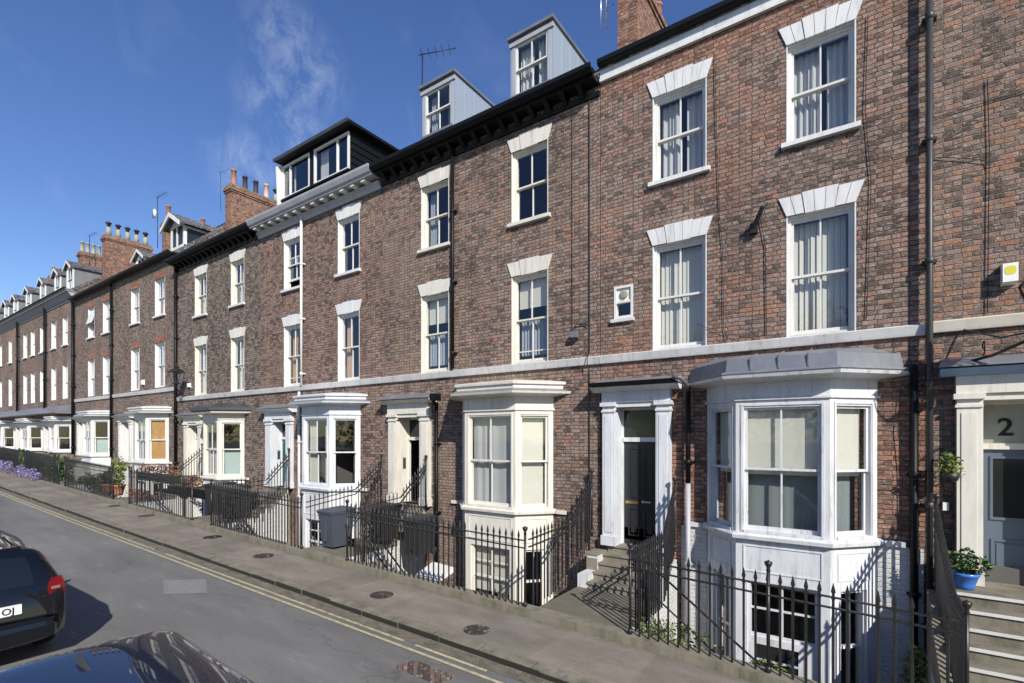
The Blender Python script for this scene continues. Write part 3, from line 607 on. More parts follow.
def box_bay(par,x0,x1,yf,zs,zh,ze,pit,style='none',seed=0,mat='white'):
    B=MB(); B.box(x0-.04,x1+.04,yf-.06,10,zs-.1,zs,mat); BAY=obj('bay_window',B,par)
    f=MB(); p=.24
    f.box(x0,x0+p,yf,yf+.15,zs,zh+.1,mat); f.box(x1-p,x1,yf,yf+.15,zs,zh+.1,mat); f.box(x0+p,x1-p,yf+.001,yf+.149,zh,zh+.099,mat)
    f.box(x0+.001,x0+.1,yf+.15,10,zs,zh+.1,mat); f.box(x1-.1,x1-.001,yf+.15,10,zs,zh+.1,mat)
    f.box(x0-.02,x0+.02+p*.6,yf-.03,yf,zs,zh+.02,mat); f.box(x1-.02-p*.6,x1+.02,yf-.03,yf,zs,zh+.02,mat)
    obj('bay_frame',f,BAY)
    sash_parts(BAY,x0+p,x1-p,zs,zh,yf+.05,mat,2,0,style,seed)
    c=MB(); c.box(x0-.01,x1+.01,yf-.01,10,zh+.102,ze,mat); c.box(x0-.08,x1+.08,yf-.08,10,ze+.001,ze+.06,mat); c.box(x0-.16,x1+.16,yf-.17,10,ze+.061,ze+.13,mat)
    c.hexa([(x0-.16,yf-.17,ze+.131),(x1+.16,yf-.17,ze+.131),(x1+.16,10,ze+.131),(x0-.16,10,ze+.131)],[(x0-.1,yf-.1,ze+.16),(x1+.1,yf-.1,ze+.16),(x1+.1,10,ze+.36),(x0-.1,10,ze+.36)],'lead')
    obj('bay_cornice',c,BAY)
    b=MB(); b.box(x0,x1,yf+.002,10,pit,zs-.101,'brick_white'); b.box(x0+.3,x1-.3,yf-.004,yf+.01,pit+.3,zs-.9,'dglass'); obj('basement_wall',b,BAY)
    return BAY
# ------------------------------------------------------------------ doorways
def doorway(par,xa,xb,zt,zleaf,zfan,zent,ztop,rec,mat,doormat,pl=.3,depth=.14,glazed=False,number=None,entphone=False,topmat=None,fan='glass',halfopen=False,trim=None,knocker=True,pr=None,leftpanel=0):
    """xa..xb clear opening; pilasters of width pl either side"""
    pr=pr or pl
    D=MB(); Y=10.0
    for (p,q) in ((xa-pl,xa),(xb,xb+pr)):
        D.box(p,q,Y-depth,Y,zt,zfan+.02,mat); D.box(p-.03,q+.03,Y-depth-.03,Y,zt-.001,zt+.2,mat)
        D.box(p-.02,q+.02,Y-depth-.025,Y,zfan-.10,zfan-.06,mat); D.box(p-.04,q+.04,Y-depth-.05,Y,zfan+.021,zfan+.10,mat)
        D.box(p+.05,q-.05,Y-depth-.012,Y-depth,zt+.28,zfan-.18,mat)
    D.box(xa-pl-.01,xb+pr+.01,Y-depth-.02,Y,zfan+.101,zent,mat)
    # reveal
    D.box(xa-.03,xa+.02,Y-depth+.01,Y+rec+.06,zt,zfan+.1,mat); D.box(xb-.02,xb+.03,Y-depth+.01,Y+rec+.06,zt,zfan+.1,mat); D.box(xa,xb,Y-depth+.02,Y+rec+.06,zfan+.0,zfan+.1,mat)
    P=obj('portico',D,par)
    c=MB(); e=.2
    c.extr([(Y,zent+.001),(Y-depth-.05,zent+.001),(Y-depth-.16,zent+.06),(Y-depth-.22,zent+.10),(Y-depth-.23,ztop-.02),(Y,ztop)],xa-pl-e,xb+pr+e,trim or mat)
    c.hexa([(xa-pl-e-.02,Y-depth-.25,ztop+.001),(xb+pr+e+.02,Y-depth-.25,ztop+.001),(xb+pr+e+.02,Y,ztop+.001),(xa-pl-e-.02,Y,ztop+.001)],[(xa-pl-e-.02,Y-depth-.25,ztop+.02),(xb+pr+e+.02,Y-depth-.25,ztop+.02),(xb+pr+e-.05,Y,ztop+.17),(xa-pl-e+.05,Y,ztop+.17)],topmat or 'lead')
    obj('portico_cornice',c,P)
    # frame and leaf
    yd=Y+rec; f=MB()
    xl=xa+leftpanel
    if leftpanel: f.box(xa,xl,yd-.01,yd+.06,zt,zfan,mat)
    f.box(xl,xl+.05,yd-.02,yd+.06,zt,zfan,mat); f.box(xb-.05,xb,yd-.02,yd+.06,zt,zfan,mat); f.box(xl+.05,xb-.05,yd-.04,yd+.06,zleaf,zleaf+.09,mat); f.box(xl+.05,xb-.05,yd-.018,yd+.058,zfan-.05,zfan,mat)
    obj('door_frame',f,P)
    g=MB(); g.box(xl+.05,xb-.05,yd+.01,yd+.02,zleaf+.09,zfan-.05,'fanglass' if fan=='pale' else 'dglass'); obj('fanlight',g,P)
    d=MB(); a,b=xl+.05,xb-.05; y0=yd+.01
    if halfopen:
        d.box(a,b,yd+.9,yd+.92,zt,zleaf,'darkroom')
        d.hexa([(b-.05,y0,zt),(b,y0,zt),(b,y0+.75,zt),(b-.05,y0+.75,zt)],[(b-.05,y0,zleaf),(b,y0,zleaf),(b,y0+.75,zleaf),(b-.05,y0+.75,zleaf)],doormat)
    else: d.box(a,b,y0,y0+.045,zt+.01,zleaf,doormat)
    w=b-a; h=zleaf-zt; bits=[]
    if glazed: bits=[(a+.13,b-.13,zt+.15,zt+.62),]
    elif not halfopen: bits=[(a+.1,a+w/2-.045,zt+.18,zt+.78),(a+w/2+.045,b-.1,zt+.18,zt+.78),(a+.1,a+w/2-.045,zt+1.0,zleaf-.12),(a+w/2+.045,b-.1,zt+1.0,zleaf-.12)]
    for (p,q,r_,s_) in bits:
        for (A,B_,C,D_) in ((p,q,r_,r_+.035),(p,q,s_-.035,s_),(p,p+.03,r_+.035,s_-.035),(q-.03,q,r_+.035,s_-.035)): d.box(A,B_,y0-.018,y0,C,D_,doormat)
        d.box(p+.06,q-.06,y0-.01,y0,r_+.07,s_-.07,doormat)
    DO=obj('door',d,P)
    if glazed:
        g=MB(); g.box(a+.15,b-.15,y0-.004,y0,zt+.95,zleaf-.14,'dglass'); 
        for (A,B_,C,D_) in ((a+.12,b-.12,zt+.91,zt+.95),(a+.12,b-.12,zleaf-.14,zleaf-.1),(a+.12,a+.15,zt+.95,zleaf-.14),(b-.15,b-.12,zt+.95,zleaf-.14)): g.box(A,B_,y0-.02,y0,C,D_,doormat)
        obj('door_glass',g,P)
    if not halfopen and not glazed:
        k=MB(); k.box(a+w/2-.36 if w>.75 else a+.1,a+w/2-.08,y0-.012,y0,zt+.86,zt+.92,'brass'); obj('letterbox',k,P)
        k=MB(); k.box(a+w/2+.02,a+w/2+.2,y0-.03,y0-.001,zt+.9,zt+.93,'alu'); k.lathe(a+w/2+.03,y0-.02,[(.004,zt+.88),(.02,zt+.9),(.02,zt+.94),(.004,zt+.95)],'alu',8); obj('door_handle',k,P)
    if entphone:
        k=MB(); xr=xa+.004; k.box(xr,xr+.018,Y+rec*.35,Y+rec*.35+.12,zt+.95,zt+1.28,'alu'); k.box(xr+.018,xr+.024,Y+rec*.35+.02,Y+rec*.35+.10,zt+.98,zt+1.25,'blackpot'); obj('entryphone',k,P)
    if number:
        text('door_number',number,.37,.004,.006,P,(xa+.34,yd+.004,zleaf+.21),(R(90),0,0))
    return P
def steps(par,x0,x1,zt,zb,y_top,n,tread,mat='stone',pit=-1.6,path=None,nosing=False,name='entrance_steps'):
    f=MB(); h=(zt-zb)/n
    f.box(x0,x1,y_top,10.6,pit,zt,mat); f.box(x1+.02,x1+.04,y_top,9.86,pit,zt-.06,'brick_white')
    y=y_top
    for i in range(n):
        z=zt-h*(i); 
        y2=y-tread
        if i==0: y2=y; 
        z1=zt-h*(i+1)
        if i<n-1:
            f.box(x0-.004*i,x1+.004*i,y-tread,y-.001,pit,z1,mat)
            f.box(x1+.02,x1+.04,y-tread,y-.002,pit,z1-.06,'brick_white')
            f.box(x0-.012,x1+.012,y-.03,y+(-.012 if nosing else .04),z-.035,z+.004,'nosing' if nosing else mat)
            y-=tread
    f.box(x0-.012,x1+.012,y-.03,y+.04,zt-h*(n-1)-.045,zt-h*(n-1)+.004,'nosing' if nosing else mat)
    return obj(name,f,par),y
# ------------------------------------------------------------------ dormers
def box_dormer(par,x0,x1,z0,z1,yf=10.3,style='drapes',seed=0,op=False):
    f=MB(); yb=yf+2.6
    f.box(x0,x1,yf,yb,z1+.0,z1+.06,'zinc'); f.box(x0-.05,x1+.05,yf-.09,yb,z1+.061,z1+.13,'lead'); f.box(x0-.02,x1+.02,yf-.03,yf+.02,z1-.10,z1-.001,'greypaint')
    for x in (x0,x1-.05): 
        f.box(x,x+.05,yf+.01,yb,z0-.25,z1-.001,'zinc')
        for k in range(1,6):
            yy=yf+k*.42; f.box(x-.012 if x==x0 else x+.05,x if x==x0 else x+.062,yy,yy+.02,z0-.25,z1-.002,'zinc')
    D=obj('dormer',f,par)
    g=MB(); g.box(x0+.05,x0+.15,yf,yf+.08,z0,z1-.1,'greypaint'); g.box(x1-.15,x1-.05,yf,yf+.08,z0,z1-.1,'greypaint'); g.box(x0+.05,x1-.05,yf-.04,yf+.1,z0-.06,z0,'lead'); g.box(x0+.05,x1-.05,yf-.001,yf+.09,z0-.3,z0-.061,'lead')
    obj('dormer_frame',g,D)
    sash_parts(D,x0+.15,x1-.15,z0,z1-.1,yf+.02,'white',2,0,style,seed)
    return D
def gable_dormer(par,xc,w,z0,zt,yf=10.3,lead=True):
    f=MB(); h=w/2; yb=yf+2.4; ze=zt-.42
    for x in (xc-h,xc+h-.06): f.box(x,x+.06,yf+.08,yb,z0-.3,ze,'darkgrey')
    o=.14
    for s in (-1,1):
        f.hexa([(xc,yf-.16,zt-.06),(xc+s*(h+o),yf-.16,ze-.10),(xc+s*(h+o),yb,ze-.10),(xc,yb,zt-.06)],[(xc,yf-.16,zt+.02),(xc+s*(h+o),yf-.16,ze-.02),(xc+s*(h+o),yb,ze-.02),(xc,yb,zt+.02)],'slate')
    D=obj('dormer',f,par)
    g=MB(); g.box(xc-h,xc-h+.14,yf,yf+.079,z0,ze,'white'); g.box(xc+h-.14,xc+h,yf,yf+.079,z0,ze,'white'); g.box(xc-h,xc+h,yf-.03,yf+.08,z0-.08,z0-.001,'white')
    g.add([(xc-h,yf,ze),(xc+h,yf,ze),(xc,yf,zt-.07),(xc-h,yf+.079,ze),(xc+h,yf+.079,ze),(xc,yf+.079,zt-.07)],[(0,1,2),(5,4,3),(0,3,4,1),(1,4,5,2),(2,5,3,0)],'white')
    for s in (-1,1):
        g.hexa([(xc,yf-.19,zt-.14),(xc+s*(h+o),yf-.19,ze-.2),(xc+s*(h+o),yf-.161,ze-.2),(xc,yf-.161,zt-.14)],[(xc,yf-.19,zt-.0),(xc+s*(h+o),yf-.19,ze-.06),(xc+s*(h+o),yf-.161,ze-.06),(xc,yf-.161,zt-.0)],'white')
    obj('dormer_frame',g,D)
    sash_parts(D,xc-h+.14,xc+h-.14,z0,ze-.02,yf+.02,'white',2,0,'none',0)
    return D
# ------------------------------------------------------------------ THE TERRACE
PIT=-1.75
ROWS=[(4.83,6.94),(8.22,9.93)]
def house(name,x0,x1,label,brickm,cols,corn,dz=0,ground_holes=(),strz=4.82,styles=None,lining='render',lintel='splay',ridge=13.6,ze=10.82,mat='white',extra=None,zbase=PIT,strmat='stonewhite',open_low=None,sill1=False,nostring=False):
    H=root('terraced_house',((x0+x1)/2,10,gh((x0+x1)/2)),label,'house','terraced houses along the street')
    holes=list(ground_holes)
    for (a,b) in cols:
        for (c,d) in ROWS: holes.append((a,b,c+dz,d+dz))
    zt=ze-.1
    obj('wall',wall_mesh(x0+.004,x1-.004,zbase,zt,holes,brickm,ridge=ridge-.15),H)
    interior(H,x0+.02,x1-.02,[zbase+.3,1.15+dz,4.6+dz,7.9+dz,10.5+dz])
    k=0
    for ci,(a,b) in enumerate(cols):
        for ri,(c,d) in enumerate(ROWS):
            st=(styles or {}).get((ci,ri),'none'); ex=(extra or {}).get((ci,ri),0)
            window(H,a,b,c+dz,d+dz,mat=mat,lining=lining,style=st,lintel=lintel,sill=(ri==1 or sill1),extra=ex,seed=ci*7+ri*3+int(abs(x0)*10),open_low=(open_low or {}).get((ci,ri),0)); k+=1
    if not nostring: string_course(H,x0+.004,x1-.004,strz,strmat)
    cornice(H,x0+.004,x1-.004,corn)
    roof(H,x0+.004,x1-.004,ze+.02,ridge)
    return H
GH='terraced houses along the street'
# house with the slate blue door, number 2 (right edge)
HA=house('a',.80,6.9,'red brown brick house at the right edge with slate blue front door numbered 2','brick_a',[(4.2,5.3)],'fascia',ground_holes=[(1.40,2.5,.9,3.7)],strz=4.84,ridge=13.5,ze=11.0,strmat='creamstone')
PA=doorway(HA,1.42,2.44,.93,2.90,3.62,3.98,4.10,.38,'cream','bluedoor',pl=.27,depth=.14,glazed=True,number='2',trim='bluetrim',fan='pale')
# tall house right of centre: black door and big lead topped bay
HB=house('b',-4.62,.80,'tall brick house with black front door up stone steps and lead roofed white bay','brick_b',[(-3.48,-2.43),(-1.09,-.08)],'fascia',
  ground_holes=[(-4.25,-3.36,.78,3.7),(-2.1,-.1,1.5,3.55),(-2.1,-.1,-1.1,.6),(-4.31,-3.89,5.56,6.25)],styles={(0,0):'vblind',(1,0):'vblind',(0,1):'nets_pair',(1,1):'nets_pair'},ridge=13.5,ze=11.0)
PB=doorway(HB,-4.25,-3.36,.80,2.98,3.70,4.02,4.13,.26,'coolwhite','doorblack',pl=.27,depth=.13)
BB=canted_bay(HB,-2.42,-1.79,-.41,.20,9.35,1.47,3.58,3.99,4.50,PIT,mat='worn',styles=('blind_top','blind_top','blind_top'),bw=(.64,-1.2),base='coolrender')
for a,b in ((.205,.78),(-2.9,-2.425)): obj('painted_base',MB().box(a,b,9.985,10.0,PIT,1.355,'brick_white'),HB)
f=MB(); a,b=-1.60,-.57
f.box(a,b,9.40,9.44,-.42,-.30,'coolrender'); f.box(a,a+.12,9.40,9.44,-1.3,-.42,'coolrender'); f.box(b-.28,b,9.40,9.44,-1.3,-.42,'coolrender'); f.box(a+.12,b-.28,9.40,9.44,-1.3,-.95,'coolrender'); f.box(a+.12,b-.28,9.425,9.43,-.95,-.42,'dglass'); f.box(a+.12,b-.28,9.405,9.425,-.70,-.67,'coolrender')
obj('basement_door',f,HB)
# small bathroom window
f=MB(); f.box(-4.31,-4.26,9.985,10.12,5.56,6.25,'white'); f.box(-3.94,-3.89,9.985,10.12,5.56,6.25,'white'); f.box(-4.26,-3.94,9.986,10.12,6.2,6.25,'white'); f.box(-4.26,-3.94,9.986,10.12,5.56,5.62,'white'); f.box(-4.26,-3.94,9.996,10.1,5.89,5.94,'white'); f.box(-4.26,-3.94,10.03,10.05,5.94,6.2,'white_pl')
f.lathe(0,0,[(.09,0),(.09,.03),(.07,.035)],'greypot',14); 
n0=len(f.v)-42
for i in range(n0,len(f.v)): v=f.v[i]; f.v[i]=(-4.10+v[0],10.03-v[2],6.07+v[1])
W=obj('small_window',f,HB); g=MB(); g.box(-4.26,-3.94,10.05,10.054,5.62,5.89,'glass'); obj('pane',g,W)
s=MB(); s.box(-4.37,-3.86,9.93,10.03,5.49,5.555,'stonewhite'); obj('sill',s,W)
f=MB(); f.box(-4.19,-3.99,9.99,10.02,5.03,5.15,'brick_red'); 
for k in range(4): f.box(-4.175+k*.047,-4.155+k*.047,9.986,9.99,5.045,5.135,'terracotta')
obj('air_brick',f,HB)
# centre house (two storeys of one column each side of the pipe)
HC=house('c',-11.58,-4.63,'wide brick house with cream bay, black bracketed eaves and two boxy blue grey dormers','brick_c',[(-10.0,-8.97),(-6.96,-5.93)],'bracket_black',
  ground_holes=[(-10.9,-9.94,1.2,3.62),(-8.2,-6.1,1.5,3.55),(-8.2,-6.1,-1.1,.5)],styles={(0,0):'half_blind',(1,0):'half_blind',(1,1):'none',(0,1):'drapes'},extra={(1,0):1},ridge=13.5,lining='cream',mat='cream')
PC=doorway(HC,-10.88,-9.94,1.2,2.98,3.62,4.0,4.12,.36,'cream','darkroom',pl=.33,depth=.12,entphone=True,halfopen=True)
BC=canted_bay(HC,-8.50,-7.88,-6.40,-5.80,9.35,1.45,3.56,3.98,4.42,PIT,mat='cream',styles=('net','net','blind'),basestyle='blind',bw=(.52,-.95),roofkind='parapet',base='cream',seed=5)
box_dormer(HC,-7.20,-5.98,11.52,12.85,style='nets_pair',seed=2)
box_dormer(HC,-10.28,-9.04,11.56,12.85,style='drapes',seed=3)
# pale grey cornice house with wide flat dormer
HE=house('e',-18.3,-11.6,'brick house with pale grey coved eaves, wide black clad dormer and dark green door','brick_e',[(-16.72,-15.69),(-13.68,-12.62)],'cove_grey',
  ground_holes=[(-17.32,-16.43,1.3,3.6),(-15.0,-12.9,1.5,3.55),(-15.0,-12.9,-1.1,.5)],styles={(0,0):'orange',(1,0):'tan',(0,1):'none',(1,1):'none'},extra={(0,0):1},ridge=13.6,open_low={(0,1):.28})
PE=doorway(HE,-17.32,-16.43,1.3,2.98,3.60,3.92,4.06,.26,'coolwhite','greendoor',pl=.42,pr=.3,depth=.12,entphone=True,leftpanel=0)
BE=canted_bay(HE,-15.3,-14.62,-13.2,-12.58,9.35,1.55,3.62,4.02,4.5,PIT,mat='coolwhite',styles=('none','cream','none'),bw=(.5,-.9),roofkind='parapet',base='render',seed=11)
# flat roofed wide dormer
f=MB(); x0,x1=-17.3,-13.5
f.box(x0-.1,x1+.28,10.02,13.2,12.97,13.06,'black'); f.box(x0-.12,x1+.3,9.99,10.02,12.96,13.07,'darklead'); f.box(x0,x1,10.3,10.36,11.2,11.62,'black'); f.box(x0-.03,x1+.03,10.22,10.36,11.60,11.66,'black')
for k in range(9): z=11.0+k*.22; f.extr([(10.3,0),(13.0,0),(13.0,0),(10.3,0)],0,0,'black') if False else f.hexa([(x1-.02,10.32,z),(x1+.05,10.32,z),(x1+.05,13.1,z),(x1-.02,13.1,z)],[(x1-.02,10.32,z+.215),(x1+.02,10.32,z+.215),(x1+.02,13.1,z+.215),(x1-.02,13.1,z+.215)],'black')
f.box(x0,x0+.04,10.32,13.1,11.,12.97,'black')
f.box(-15.62,-15.36,10.28,10.36,11.66,12.97,'black'); f.box(x0,x1,10.3,10.36,12.86,12.97,'black')
DE=obj('dormer',f,HE)
for (a,b,op) in ((-17.28,-15.62,0),(-15.36,-13.5,1)):
    g=MB(); g.box(a,a+.06,10.26,10.34,11.66,12.86,'white'); g.box(b-.06,b,10.26,10.34,11.66,12.86,'white'); g.box(a+.06,b-.06,10.261,10.339,11.66,11.73,'white'); g.box(a+.06,b-.06,10.261,10.339,12.8,12.86,'white')
    m=a+(.45 if not op else b-a-.62); g.box(m,m+.05,10.262,10.338,11.73,12.8,'white'); obj('dormer_window_frame',g,DE)
    g=MB(); g.box(a+.05,b-.05,10.30,10.304,11.7,12.83,'glass'); obj('pane',g,DE)
    g=curtains(MB(),'cream' if not op else 'net',a+.06,a+.5,11.7,12.85,10.5,3); obj('curtain',g,DE)
f=MB(); f.hexa([(x0-.06,10.12,11.3),(x0-.02,10.12,11.3),(x0-.0,10.3,11.3),(x0-.06,10.3,11.3)],[(x0-.06,10.06,12.8),(x0-.02,10.06,12.8),(x0,10.3,12.92),(x0-.06,10.3,12.92)],'white'); obj('bargeboard',f,DE)
# F
HF=house('f',-25.25,-18.3,'brick house with black bracketed eaves and a dark curved lead roof over its cream bay','brick_f',[(-23.5,-22.44),(-20.43,-19.42)],'bracket_black',
  ground_holes=[(-23.95,-23.0,1.4,3.6),(-21.6,-19.8,1.5,3.55),(-21.6,-19.8,-1.,.6)],styles={(0,0):'cream',(1,0):'cream',(0,1):'cream',(1,1):'net'},lining='cream',mat='cream',ridge=13.6)
PF=doorway(HF,-23.95,-23.0,1.4,2.98,3.56,3.86,3.98,.22,'cream','cream',pl=.35,depth=.12)
BF=canted_bay(HF,-22.0,-21.29,-20.04,-19.42,9.35,1.55,3.60,3.90,4.34,PIT,mat='cream',styles=('none','half','mint'),bw=(.7,-.9),roofkind='dark',base='render',seed=21)
# G houses stand half a metre higher
DZ=.55
HG=house('g',-33.0,-25.26,'brown brick house with red window heads and a pine shutter in its bay','brick_g',[(-30.5,-29.45),(-27.6,-26.5)],'thin',dz=DZ,
  ground_holes=[(-31.6,-30.5,1.75,3.9),(-28.4,-26.4,2.0,3.9),],styles={(0,0):'net',(1,0):'net',(0,1):'net',(1,1):'net'},lintel='brick',ridge=14.3,ze=11.36,strz=5.31)
PG=doorway(HG,-31.6,-30.5,1.75,3.2,3.8,4.0,4.1,.3,'white','cream',pl=.3,depth=.12,pr=.3)
canted_bay(HG,-28.8,-28.15,-26.75,-26.1,9.35,1.95,3.85,4.08,4.5,PIT,mat='white',styles=('none','net','wood'),bw=(1.0,-.6),roofkind='parapet',base='render')
HG2=house('g2',-39.25,-33.0,'brown brick house with red window heads and an open tilted top casement','brick_g',[(-36.9,-35.85),(-34.5,-33.45)],'thin',dz=DZ,
  ground_holes=[(-38.2,-37.2,1.95,3.9),(-35.8,-33.7,2.0,3.9)],styles={(0,0):'net',(1,0):'net',(0,1):'half',(1,1):'net'},lintel='brick',ridge=14.3,ze=11.36,strz=5.31)
doorway(HG2,-38.2,-37.2,1.95,3.3,3.9,4.05,4.15,.3,'white','cream',pl=.3,depth=.12)
canted_bay(HG2,-36.1,-35.45,-34.0,-33.35,9.35,2.1,3.9,4.1,4.5,PIT,mat='white',styles=('none','net','mint'),bw=(1.1,-.5),roofkind='parapet',base='render')
# tilted open casement on the upper window
f=MB(); f.hexa([(-36.82,9.86,9.55),(-35.93,9.86,9.55),(-35.93,9.89,9.55),(-36.82,9.89,9.55)],[(-36.82,10.1,10.38),(-35.93,10.1,10.38),(-35.93,10.13,10.38),(-36.82,10.13,10.38)],'white'); obj('open_casement',f,HG2)
# far group, taller, grey bracketed cornices
def far_house(x0,x1,label,cols,dorm,doorx,bayx,brickm='brick_g',baystyle='none'):
    dz=.62; H=house('h',x0,x1,label,brickm,cols,'bracket_grey',dz=dz,ground_holes=[(bayx[0]+.3,bayx[1]-.3,2.2,3.9)],styles={(i,j):'net' for i in range(3) for j in range(2)},lintel='none',ridge=14.6,ze=12.06,nostring=True)
    # continuous canopy over brick band
    f=MB(); f.extr([(10,4.45),(9.1,4.45),(9.05,4.5),(9.05,4.56),(9.2,4.6),(10,5.05)],x0+.01,x1-.01,'lead'); obj('canopy',f,H)
    f=MB(); f.box(x0+.3,x1-.3,9.3,10.0,4.32,4.449,'brick_red'); obj('brick_band',f,H)
    canted_bay(H,bayx[0]-.1,bayx[0]+.55,bayx[1]-.55,bayx[1]+.1,9.35,2.2,3.72,3.95,4.3,PIT,mat='white',styles=('none','net','none'),bw=(1.0,-.5),roofkind='parapet',base='brick_g')
    doorway(H,doorx,doorx+.95,2.1,3.3,3.72,3.85,3.95,.3,'white','white',pl=.3,depth=.3)
    for d in dorm: gable_dormer(H,d,1.25,12.35,14.25)
    return H
HH=far_house(-45.0,-39.3,'tall brick house with grey bracketed cornice beside the big orange chimney stack',[(-44.0,-43.0),(-41.6,-40.6)],[-41.5,-44.1],-44.3,(-42.2,-39.9),'brick_c')
HI=far_house(-52.0,-45.0,'brick house with three tall white windows side by side on each upper floor',[(-50.9,-49.9),(-48.9,-47.9),(-46.6,-45.6)],[-47.5,-51.2],-51.3,(-49.0,-46.0),'brick_g','net')
HJ=far_house(-59.2,-52.0,'farthest brick house in view, cut by the left edge of the photo',[(-58.4,-57.4),(-55.2,-54.2)],[-54.9,-57.8],-58.3,(-56.0,-53.3),'brick_c')
HK=far_house(-66.5,-59.3,'last house of the row, beyond the left edge',[(-65.5,-64.5),(-62,-61)],[-61.6,-64.9],-65.6,(-63,-60.3),'brick_g')
# the row carries on beyond the right edge
HR=house('r',6.9,13.6,'brick house with white bay and black door, next beyond the number 2 house','brick_b',[(8.2,9.25),(11.0,12.05)],'fascia',ground_holes=[(7.6,8.6,.2,3.6)],ridge=13.5,ze=11.0)
doorway(HR,7.6,8.6,.6,2.8,3.6,3.95,4.08,.2,'white','black',pl=.3)
canted_bay(HR,10.2,10.8,12.2,12.8,9.35,1.47,3.58,3.99,4.50,PIT,mat='white',styles=('none','net','none'),bw=(.4,-1.2),base='render')
HS=house('s',13.6,20.4,'brick house at the right hand end of the row, outside the photo','brick_c',[(15.0,16.05),(18.0,19.05)],'fascia',ground_holes=[(14.4,15.3,.2,3.6)],ridge=13.5,ze=11.0)
doorway(HS,14.4,15.3,.4,2.7,3.6,3.95,4.08,.2,'white','greendoor',pl=.3)
# downpipes
downpipe(HA,.84,-.2,10.95,'darkpipe',y=9.86,r=.043)
downpipe(HB,.66,-1.6,4.2,'black',y=9.92,r=.05)
downpipe(HB,-2.74,2.2,4.05,'black',y=9.86,r=.05); downpipe(HB,-2.74,-1.6,2.19,'greypaint',y=9.86,r=.05)
downpipe(HC,-8.76,4.86,10.6,'black'); downpipe(HC,-9.33,-1.2,4.0,'black',r=.05)
downpipe(HE,-15.52,4.8,10.55,'white'); downpipe(HE,-15.65,-1.2,4.6,'coolwhite')
downpipe(HF,-25.1,1.5,10.6,'black',y=9.88,r=.06)
downpipe(HG,-32.9,2,11.2,'black',y=9.88,r=.06); downpipe(HG2,-39.1,2,11.2,'black',y=9.85,r=.07); downpipe(HH,-44.9,4.6,11.9,'black',y=9.85,r=.07); downpipe(HI,-51.9,4.6,11.9,'black',y=9.85,r=.07)
# rainwater hoppers and swan necks at first floor
f=MB(); f.tube([(-9.1,9.6,4.12),(-9.25,9.62,4.1),(-9.33,9.8,4.0),(-9.33,9.9,3.9)],.05,'black'); f.box(-9.2,-9.0,9.5,9.72,4.02,4.2,'black'); obj('rainwater_hopper',f,HC)
f=MB(); f.tube([(-2.95,9.55,4.22),(-2.8,9.56,4.2),(-2.74,9.7,4.1),(-2.74,9.86,3.95)],.045,'greypipe'); f.extr([(9.62,4.13),(9.56,4.13),(9.54,4.2),(9.57,4.2),(9.6,4.16),(9.62,4.16)],-4.7,-2.9,'black'); obj('gutter',f,HB)
# chimneys
chimney(HB,-4.62,11.5,13.9,10.6,14.25,[('terracotta',.75)]*6,w=.5,mat='brick_stack')
chimney(HF,-25.0,12.1,14.8,11.,15.15,[('terracotta',.85),('blackpot',.75),('blackpot',.75),('buffpot',.8),('cowl',.8)],w=.55)
chimney(HG,-33.0,12.4,15.2,11.,15.45,[('terracotta',1.0),('blackpot',.6),('blackpot',.6),('blackpot',.6),('terracotta',.9),('buffpot',.6)],w=.55)
chimney(HG2,-39.2,11.4,13.9,11.,15.75,[('cowl',.95)]*5,w=.6)
chimney(HH,-45.0,11.7,13.6,12.,16.0,[('greypot',.75)]*6,w=.6)
chimney(HI,-52.0,11.7,13.6,12.,15.6,[('greypot',.75)]*5,w=.6)
chimney(HE,-18.1,12.6,14.4,11.5,13.75,[('terracotta',.5)]*3,w=.5)
chimney(HC,-11.3,13.6,14.8,11.8,13.9,[('greypot',.5)]*2,w=.45)
# side glazed dormer and small dormer on the next roof
f=MB(); xc=-26.45; f.box(-27.1,-27.04,10.5,13.2,11.9,13.0,'white')
for s in (-1,1): f.hexa([(xc,10.2,13.42),(xc+s*.95,10.2,12.86),(xc+s*.95,13.8,12.86),(xc,13.8,13.42)],[(xc,10.2,13.5),(xc+s*.95,10.2,12.94),(xc+s*.95,13.8,12.94),(xc,13.8,13.5)],'slate')
DG=obj('dormer',f,HG)
g=MB(); g.add([(xc-.8,10.46,12.9),(xc+.8,10.46,12.9),(xc,10.46,13.4),(xc-.8,10.5,12.9),(xc+.8,10.5,12.9),(xc,10.5,13.4)],[(0,1,2),(5,4,3),(0,3,4,1),(1,4,5,2),(2,5,3,0)],'white')
for y in (10.5,11.5,12.5): g.box(-25.9,-25.8,y,y+.14,11.7,12.9,'white')
g.box(-25.89,-25.81,10.64,12.5,12.78,12.9,'white'); g.box(-25.89,-25.81,10.64,12.5,11.7,12.0,'white'); g.box(-27.1,-26.98,10.46,10.58,11.7,12.9,'white'); g.box(-26.98,-25.8,10.462,10.578,11.7,12.0,'white'); g.box(-26.5,-26.4,10.462,10.578,12.,12.9,'white')
for s in (-1,1): g.hexa([(xc,10.12,13.3),(xc+s*.98,10.12,12.72),(xc+s*.98,10.19,12.72),(xc,10.19,13.3)],[(xc,10.12,13.48),(xc+s*.98,10.12,12.9),(xc+s*.98,10.19,12.9),(xc,10.19,13.48)],'white')
obj('dormer_frame',g,DG)
g=MB(); g.box(-25.86,-25.84,10.64,12.5,12.0,12.78,'dglass'); g.box(-26.98,-25.9,10.5,10.52,12.,12.9,'dglass'); obj('pane',g,DG)
gable_dormer(HG,-31.4,1.3,11.6,12.95,10.7)
